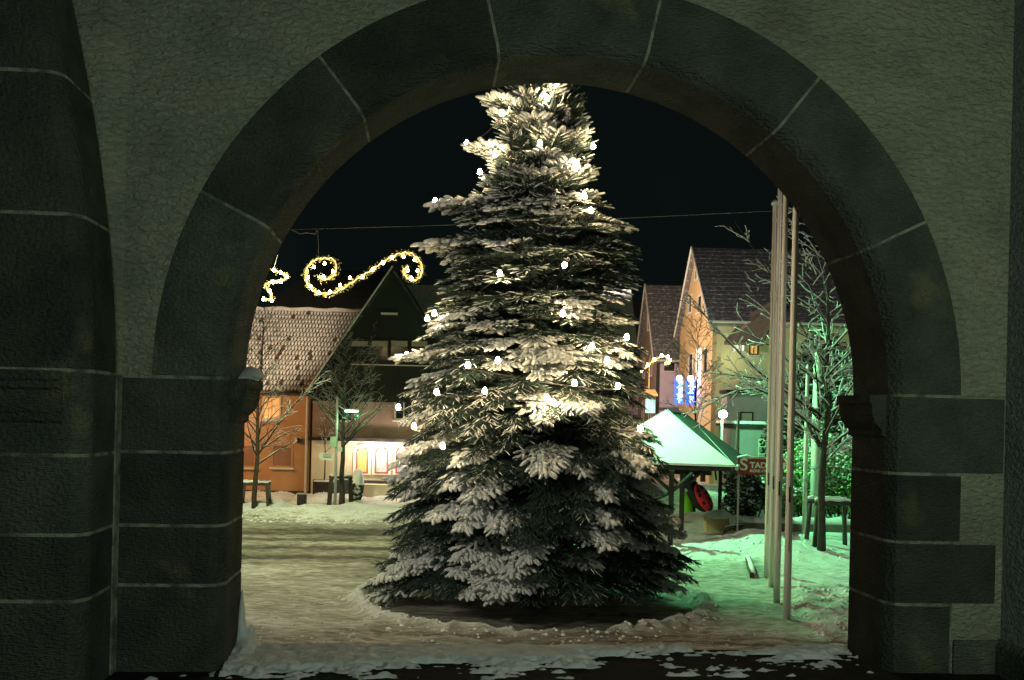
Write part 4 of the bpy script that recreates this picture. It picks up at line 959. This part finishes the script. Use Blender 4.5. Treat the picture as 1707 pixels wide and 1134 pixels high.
# pale posts lit green
for px, pt, pb_, Y, r_, lab in ((1340, 612, 905, None, .055, 'thin pale post lit green beside the bare tree'), (1357, 590, 870, 30.5, .13, 'thick pale mast lit bright green behind the bare tree'), (1229, 690, 780, 42, .07, 'short pale post near the bright lamp')):
    g = gnd(px, pb_) if Y is None else Vector((at(px, pb_, Y).x, Y, 0)); h = at(px + 5, pt, g.y).z
    t = thing('pale_post', lab, 'post', g); m_ = MB(); m_.lathe([(r_, -.1), (r_, h*.6), (r_*.85, h), (.01, h+.08)], n=14); m_.build('post', M['trim'], t, smooth=True)
    m_ = MB(); m_.lathe([(r_*1.25, h*.35), (r_*1.25, h*.35+.08)], n=14); m_.build('collar', M['galv'], t)

# garage buildings behind the lamp
p = at(1226, 780, 46); fb = thing('garage_building', 'low dark garage with grey door behind the flagpoles', 'garage', (p.x, 46, 0))
hgt = at(1260, 712, 46).z
M['grey_wall'] = mat('grey_render', (.26, .24, .26), (.31, .29, .31), 2, 4, .3, 40, .006)
m_ = MB(); m_.box(0, 6, 0, 3.5, 0, hgt); m_.build('wall', M['grey_wall'], fb)
m_ = MB(); m_.box(-.2, 6.2, -.5, 3.7, hgt, hgt+.12); rf = m_.build('roof', M['dark_clad'], fb)
m_ = MB(); m_.box(-.2, 6.2, -.5, 3.6, hgt+.12, hgt+.26); m_.build('snow', M['snow'], rf, bevel=.04)
m_ = MB(); m_.box(1.0, 3.2, -.05, .0, 0, hgt*.82); d_ = m_.build('door', M['trim'], fb)
m_ = MB()
for k in range(6): m_.box(1.02, 3.18, -.075, -.05, .1 + k*.34, .38 + k*.34)
m_.build('door_panels', M['grey_wall'], d_)
p = at(1176, 700, 49); mbld = thing('mauve_building', 'plain mauve-grey annex behind the bright lamp', 'building', (p.x, 48.5, 0))
hgt = at(1200, 655, 48.5).z
m_ = MB(); m_.box(.9, 5, 0, 1.3, 0, hgt); m_.build('wall', M['grey_wall'], mbld)
m_ = MB(); m_.box(.8, 5.2, -.3, 1.35, hgt, hgt+.15); m_.build('roof', M['dark_clad'], mbld)
window(mbld, 1.6, 2.1, 2.4, 3.6, 0, M['curtain'], M['dark_clad']); window(mbld, 2.9, 3.4, 2.4, 3.6, 0, M['curtain'], M['dark_clad'])

# ------------------------------------------------------------------ open shelter with the green-lit roof
SH = R(-14)
sh = thing('open_shelter', 'open timber shelter with snow-covered hipped roof lit green', 'shelter', (5.62, 25.7, 0), SH)
# local: x to the right (0 at front right corner, negative leftwards), y back
Wd, Ln, EZ, RZ = 3.85, 9.0, 2.05, 3.42
def hip(ins, dz, t_): 
    e = [(-Wd - .0, 0), (0, 0), (0, Ln), (-Wd, Ln)]
    V = [Vector((x, y, EZ + dz)) for x, y in e] + [Vector((-Wd/2, 1.6, RZ + dz)), Vector((-Wd/2, Ln - .05, RZ + dz))]
    return V
v = hip(0, 0, 0)
def slab(V, th):
    m_ = MB(); n = len(V); V = [Vector(p) for p in V]; nn = (V[1]-V[0]).cross(V[-1]-V[0]).normalized(); m_.prism(V, -nn*th); return m_
rf = MB()
F_ = [(v[0], v[1], v[4]), (v[1], v[2], v[5], v[4]), (v[3], v[0], v[4], v[5]), (v[2], v[3], v[5])]
rf.add(v, [(0, 1, 4), (1, 2, 5, 4), (3, 0, 4, 5), (2, 3, 5), (3, 2, 1, 0)])
rr_ = rf.build('roof', mat('shaded_roof', (.022, .024, .024), (.045, .048, .048), 3, 4, .4, 20, .01), sh)  # near-black colour paints in the shade of the slope facing away from the lamp
M['roof_snow'] = mat('smooth_roof_snow', (.80, .82, .81), (.74, .77, .76), 2, 3, .25, 8, .03)
s_ = MB(); k_ = .055
q0, q1, q4 = v[0] + Vector((.02, -.03, .002)), v[1] + Vector((0.0, -.03, .002)), v[4] + Vector((0, .02, .01))
up_ = Vector((0, 0, k_)); s_.add([q0, q1, q4, q0+up_, q1+up_, q4+up_*.8], [(0, 2, 1), (3, 4, 5), (0, 1, 4, 3), (1, 2, 5, 4), (2, 0, 3, 5)])
w0, w3, w5 = v[0], v[3], v[5]; s_.add([p + Vector((0, 0, .004)) for p in (w3, w0, v[4], w5)] + [p + Vector((0, 0, .05)) for p in (w3, w0, v[4], w5)], [(4, 5, 6, 7), (0, 1, 5, 4), (1, 2, 6, 5), (2, 3, 7, 6), (3, 0, 4, 7)])
s_.build('roof_snow', M['roof_snow'], rr_)
m_ = MB(); m_.tube([v[1] + Vector((.05, 0, -.03)), v[2] + Vector((.05, 0, -.03))], .055, 8); m_.build('gutter', M['galv'], sh)
m_ = MB(); m_.tube([v[1] + Vector((-.16, .1, .10)), v[4] + Vector((.05, .1, .05))], .02, 6); m_.tube([v[1] + Vector((-.05, .3, .07)), v[5] + Vector((.1, 0, -.1))], .012, 5); m_.build('ridge_cap', M['galv'], sh)
m_ = MB(); m_.box(-Wd+.1, -.1, .02, .12, EZ-.12, EZ-.004); m_.build('eave_beam', M['dark_wood'], sh)
for y_ in (.55, Ln-.8): m_ = MB(); m_.box(-Wd+.5, -.6, y_, y_+.12, EZ-.26, EZ-.12); m_.build('cross_beam', M['dark_wood'], sh)
Rm = Matrix.Rotation(-SH, 4, 'Z')
pp = [gnd(1117, 917), gnd(1135, 908)]; lp_ = [Rm @ (p - Vector((5.62, 25.7, 0))) for p in pp]
posts = [(lp_[0].x, lp_[0].y), (lp_[1].x, lp_[1].y), (-Wd+.5, .6), (-Wd+.5, Ln-.75), (-.7, Ln-.75)]
for x, y in posts:
    m_ = MB(); m_.box(x-.06, x+.06, y-.06, y+.06, -.1, EZ-.1); m_.build('post', M['dark_wood'], sh, bevel=.008)
x1_, y1_ = posts[0]; x2_, y2_ = posts[1]
for (x, y, dx) in ((x1_, y1_, -.55), (x1_, y1_, .50), (x2_, y2_, .5), (x2_, y2_, -.45)):
    m_ = MB(); m_.tube([(x, y-.01, EZ-.62), (x + dx, y-.01, EZ-.14)], .045, 4); m_.build('brace', M['dark_wood'], sh)
m_ = MB(); m_.tube([(x1_-.75, y1_-.02, EZ-1.0), (x1_, y1_-.02, EZ-.62)], .045, 4); m_.build('brace', M['dark_wood'], sh)
m_ = MB(); m_.box(x2_+.45, x2_+.58, y2_, y2_+.12, EZ-.42, EZ-.12); m_.build('cut_beam_end', M['dark_wood'], sh)
m_ = MB(); m_.tube([(x2_+.82, y2_, EZ-.12), (x2_+.86, y2_, EZ-.36)], .025, 5); m_.build('cut_beam_end', M['dark_wood'], sh)

# ------------------------------------------------------------------ ladybug and green play figure
gbp = Vector((at(1168, 800, 35.5).x, 35.5, -.02)); t = thing('ladybug_figure', 'big red ladybug play figure with black spots leaning behind the shelter', 'play figure', gbp)
M['lady_red'] = mat('red_shell', (.72, .03, .05), (.62, .025, .04), 3, rough=.35); M['lady_black'] = mat('black_shell', (.015, .017, .018), (.025, .027, .028), 4, rough=.4)
t.scale = (1.1, 1.1, 1.1)
axis = Vector((-.62, 0, 1)).normalized(); cen = Vector((.0, 0, .56)); per = Vector((1, 0, .62)).normalized()
def ellip(mb, c, a_, b_, d_, ax, pr, n=20, m=12, cutf=None):
    yv = Vector((0, 1, 0)); V = []
    for i in range(1, m):
        th = math.pi*i/m
        for k in range(n):
            ph = 2*math.pi*k/n; V.append(c + ax*(-a_*math.cos(th)) + pr*(b_*math.sin(th)*math.cos(ph)) + yv*(d_*math.sin(th)*math.sin(ph)))
    mm = m-1
    mb.add(V, [(i*n+k, i*n+(k+1) % n, (i+1)*n+(k+1) % n, (i+1)*n+k) for i in range(mm-1) for k in range(n)] + [tuple(range(n))[::-1], tuple((mm-1)*n+k for k in range(n))])
m_ = MB(); ellip(m_, cen + Vector((-.12, .05, .02)), .62, .27, .26, axis, per); m_.build('body', M['lady_black'], t, smooth=True)
m_ = MB(); ellip(m_, cen + Vector((.07, -.10, -.05)), .50, .225, .26, axis, per); sh_ = m_.build('shell', M['lady_red'], t, smooth=True)
sc_ = cen + Vector((.07, -.10, -.05))
for u_, v_ in ((-.32, .05), (-.12, -.09), (-.10, .11), (.12, .12), (.14, -.08), (.30, .10), (.28, -.05), (-.40, -.02)):
    e = max(.05, 1 - (u_/.5)**2 - (v_/.225)**2); p = sc_ + axis*u_ + per*v_ + Vector((0, -1, 0))*(.26*math.sqrt(e))
    m_ = MB(); ellip(m_, Vector((0, 0, 0)), .070, .062, .024, axis, per, 14, 8); s1 = m_.build('spot', M['lady_black'], sh_, smooth=True); s1.location = p
m_ = MB(); ellip(m_, cen + axis*.58 + Vector((-.10, 0, 0)), .19, .21, .21, axis, per); m_.build('head', M['lady_black'], t, smooth=True)
ggp = Vector((at(1147, 800, 35.4).x, 35.4, -.02)); t = thing('play_figure', 'lime green and blue play figure half hidden by the shelter post', 'play figure', ggp + Vector((-.05, .2, 0)))
m_ = MB(); ellip(m_, Vector((0.02, 0, .36)), .48, .22, .2, Vector((-.3, 0, 1)).normalized(), Vector((1, 0, .3)).normalized()); m_.build('body', mat('lime_plastic', (.22, .75, .03), (.2, .68, .03), 3, rough=.4), t, smooth=True)
m_ = MB(); ellip(m_, Vector((-.02, 0, .98)), .17, .17, .16, Vector((0, 0, 1)), Vector((1, 0, 0))); m_.build('head', mat('blue_plastic', (.05, .28, .52), (.04, .24, .46), 3, rough=.4), t, smooth=True)
m_ = MB(); ellip(m_, Vector((.05, -.05, .80)), .10, .20, .16, Vector((0, 0, 1)), Vector((1, 0, 0))); m_.build('collar', mat('pale_blue_plastic', (.25, .6, .68), (.22, .55, .62), 3, rough=.4), t, smooth=True)
# planter
gpp = gnd(1196, 886); t = thing('planter', 'pale yellow planter box heaped with snow beside the ladybug', 'planter', gpp)
M['planter'] = mat('cream_concrete', (.52, .48, .26), (.46, .43, .23), 4, 4, .3, 40, .005)
m_ = MB(); m_.prism([(-.38, -.25, -.05), (.38, -.25, -.05), (.38, .25, -.05), (-.38, .25, -.05)], (0, 0, .38)); m_.box(-.45, .45, -.32, .32, .33, .42); m_.build('box', M['planter'], t, bevel=.01)
m_ = MB(); lump([(.46, .40), (.43, .46), (.33, .54), (.18, .60), (.04, .62)], 6, .05, 20).build('snow', M['snow'], t, smooth=True)
# bent rail
gr = gnd(1203, 897); t = thing('bent_rail', 'low bent dark metal rail sticking out of the snow by the planter', 'rail', gr)
m_ = MB(); m_.tube([(0, 0, -.1), (.07, 0, .18), (.14, 0, .30), (.3, 0, .33), (.62, .1, .34)], .028, 8); m_.build('tube', M['darkmetal'], t, smooth=True)
m_ = MB(); m_.tube([(.1, 0, .31), (.3, 0, .365), (.6, .1, .375)], .02, 6); m_.build('snow', M['snow'], t, smooth=True)
gr = gnd(1170, 903); t = thing('stone_edge', 'short dark stone poking through the snow before the planter', 'stone', gr)
lump([(.22, -.03), (.2, .06), (.1, .10)], 8, .2, 12).build('stone', M['darkmetal'], t)
ka, kb = gnd(1238, 925), gnd(1250, 962); t = thing('kerb_stone', 'short bare kerb edge showing in the snow left of the flagpoles', 'kerb', ka)
m_ = MB(); d_ = kb - ka; m_.prism([(0, 0, -.05), (.09, 0, -.05), (.09, 0, .10), (0, 0, .09)], d_); m_.build('stone', M['stake'], t, bevel=.01)
m_ = MB(); m_.tube([Vector((.08, 0, .09)) + d_*q for q in (0, .25, .5, .75, 1)], [.05, .06, .045, .06, .04], 7); m_.build('snow', M['snow'], t, smooth=True)
# low wall with snow
gw = gnd(1222, 897); gw2 = gnd(1440, 899)
t = thing('low_wall', 'long low stone wall with snow on top behind the flagpoles', 'wall', (gw.x, 28.7, 0))
m_ = MB(); m_.box(.2, 8, 0, .3, -.1, .36); m_.build('wall', mat('old_stone', (.10, .10, .075), (.17, .16, .12), 4, 5, .6, 20, .02), t, bevel=.02)
m_ = MB(); n = 60
m_.tube([(.1 + 8*i/n, .2, .37 + .02*math.sin(i*.9)) for i in range(n+1)], [.17 + .02*math.sin(i*1.7) for i in range(n+1)], 8); m_.build('snow', M['snow'], t, smooth=True)
# red shop sign
a_ = at(1229, 764, 27); b_ = at(1306, 793, 27); t = thing('shop_sign', 'red board sign with white lettering partly hidden by the flagpoles', 'sign', (a_.x, 27, 0), R(-2))
wdt = b_.x - a_.x; z1 = a_.z; z0 = at(1229, 791, 27).z
m_ = MB(); m_.box(0, wdt, -.03, .03, z0, z1); m_.build('board', mat('red_board', (.42, .035, .035), (.38, .03, .03), 3, rough=.5), t, bevel=.006)
M['sign_letter'] = mat('white_lettering', (.85, .85, .82), (.8, .8, .78), 4, rough=.5)
TM = lambda x, z_: Matrix.Translation((x, -.036, z_)) @ Matrix.Rotation(R(90), 4, 'X')
text_mesh('large_initial', 'S', .44, M['sign_letter'], t, TM(.05, z0 + .12) @ Matrix.Shear('XY', 4, (.12, 0)) @ Matrix.Scale(1.15, 4, (1, 0, 0)), .004, offset=.004)
text_mesh('lettering', 'TADTCAFE', .215, M['sign_letter'], t, TM(.33, z0 + .185) , .004, offset=.008)
text_mesh('lettering', 'KONDITOREI', .105, M['sign_letter'], t, TM(.33, z0 + .07), .004, offset=.003)
for x in (.06, wdt - .06):
    m_ = MB(); m_.tube([(x, .08, 0), (x, .08, z1 + .02)], .03, 8); m_.build('post', M['galv'], t)
m_ = MB(); m_.tube([(0, 0, z1 + .02), (wdt*.2, 0, z1+.06), (wdt*.32, 0, z1 + .03), (wdt, 0, z1 + .03)], [.03, .05, .03, .03], 6); m_.build('snow', M['snow'], t, smooth=True)

# ------------------------------------------------------------------ hedges and evergreens
M['leaf_green'] = mat('bright_leaves', (.15, .32, .09), (.24, .44, .15), 6, island=.5, rough=.6); M['leaf_dark'] = mat('dark_leaves', (.022, .040, .024), (.05, .075, .045), 6, island=.4, rough=.6)
def bush(name, label, cat, loc, size, nleaf, ls_, leafm, snowf, seed, group=None, kind=None, blobs=9):
    rs_ = np.random.RandomState(seed); root = thing(name, label, cat, loc, 0, group)
    sx, sy, sz = size
    bc = np.stack([(rs_.rand(blobs)-.5)*sx*.8, (rs_.rand(blobs)-.5)*sy*.6, sz*(.25 + .55*rs_.rand(blobs))], 1); brd = np.stack([sx*(.16+.14*rs_.rand(blobs)), sy*(.3+.15*rs_.rand(blobs)), sz*(.20+.14*rs_.rand(blobs))], 1)
    I = rs_.randint(0, blobs, nleaf); d = rs_.normal(size=(nleaf, 3)); d /= np.linalg.norm(d, axis=1, keepdims=True)
    P = bc[I] + d*brd[I]*(.55+.5*rs_.rand(nleaf, 1)); P[:, 2] = np.abs(P[:, 2])
    a = rs_.normal(size=(nleaf, 3)) + d*.7; a /= np.linalg.norm(a, axis=1, keepdims=True); b_ = np.cross(a, rs_.normal(size=(nleaf, 3))); b_ /= np.linalg.norm(b_, axis=1, keepdims=True)
    s_ = ls_*(.7+.7*rs_.rand(nleaf, 1)); a *= s_; b_ *= s_*.38
    def quads(P, a, b_, nm, mt, par): 
        V = np.stack([P, P + a*.5 + b_, P + a, P + a*.5 - b_], 1).reshape(-1, 3); T_ = np.arange(len(V)).reshape(-1, 4); return fast_mesh(nm, V, T_, mt, par)
    quads(P, a, b_, 'leaves', leafm, root)
    K = rs_.rand(nleaf) < snowf * np.clip(.35 + d[:, 2], 0, 1); 
    if K.any():
        PP = P[K] + np.array([0, 0, .02]); m = len(PP); u = np.array([1, 0, 0]) * (ls_*.55*(.6+.9*rs_.rand(m, 1))); v_ = np.array([0, 1, .0]) * (ls_*.5*(.6+.9*rs_.rand(m, 1))); h = np.array([0, 0, 1.0])*(ls_*.45)
        V = np.stack([PP-u-v_*.6, PP+u-v_*.8, PP+u*.9+v_, PP-u*.9+v_*.8, PP-u*.45-v_*.4+h, PP+u*.5-v_*.35+h, PP+u*.4+v_*.5+h, PP-u*.5+v_*.4+h], 1).reshape(-1, 3)
        f = np.array([(0,1,5,4),(1,2,6,5),(2,3,7,6),(3,0,4,7),(4,5,6,7),(3,2,1,0)]); T_ = (f[None] + (np.arange(m)*8)[:, None, None]).reshape(-1, 4); fast_mesh('snow', V, T_, M['twig_snow'], root, smooth=True)
    tw_ = MB(); rg = random.Random(seed)
    for i in range(blobs*3):
        c = bc[rg.randrange(blobs)]; tw_.tube([(c[0]*.3, c[1]*.3, -.05), (c[0]*.7, c[1]*.7, c[2]*.5), (c[0]+rg.uniform(-.2, .2), c[1]+rg.uniform(-.2, .2), c[2] + rg.uniform(0, sz*.15))], [.03, .018, .006], 4)
    tw_.build('stems', M['bark'], root)
    return root
def gx(px, Y): return at(px, 800, Y).x
bush('hedge_bush', 'dark leafy bush with snow specks below the red sign', 'bush', (gx(1250, 30.6), 30.6, 0), (1.5, .9, 1.9), 5200, .085, M['leaf_dark'], .35, 1, 'garden bushes', blobs=14)
bush('hedge_bush', 'green-lit bush just behind the row of flagpoles', 'bush', (gx(1300, 31.5), 31.5, 0), (1.6, .9, 1.9), 5200, .08, M['leaf_green'], .35, 2, 'garden bushes', blobs=14)
bush('hedge_bush', 'bright green-lit bush behind the support frame', 'bush', (gx(1352, 32.0), 32.0, 0), (2.1, 1.0, 2.9), 9000, .085, M['leaf_green'], .4, 3, 'garden bushes', blobs=18)
bush('hedge_bush', 'bright snowy bush right of the bare tree trunk', 'bush', (gx(1400, 31.4), 31.4, 0), (2.2, 1.0, 3.0), 9000, .085, M['leaf_green'], .55, 4, 'garden bushes', blobs=18)
bush('evergreen_tree', 'tall dark snow-clad evergreen beyond the bare tree', 'tree', (gx(1400, 35), 35, 0), (3.4, 1.8, 6.2), 12000, .14, M['leaf_dark'], .55, 5, None, blobs=24)
bush('evergreen_tree', 'snowy evergreen behind the flagpoles beside the garage', 'tree', (gx(1328, 36), 36, 0), (2.0, 1.5, 3.9), 6000, .12, M['leaf_dark'], .6, 6, None, blobs=16)
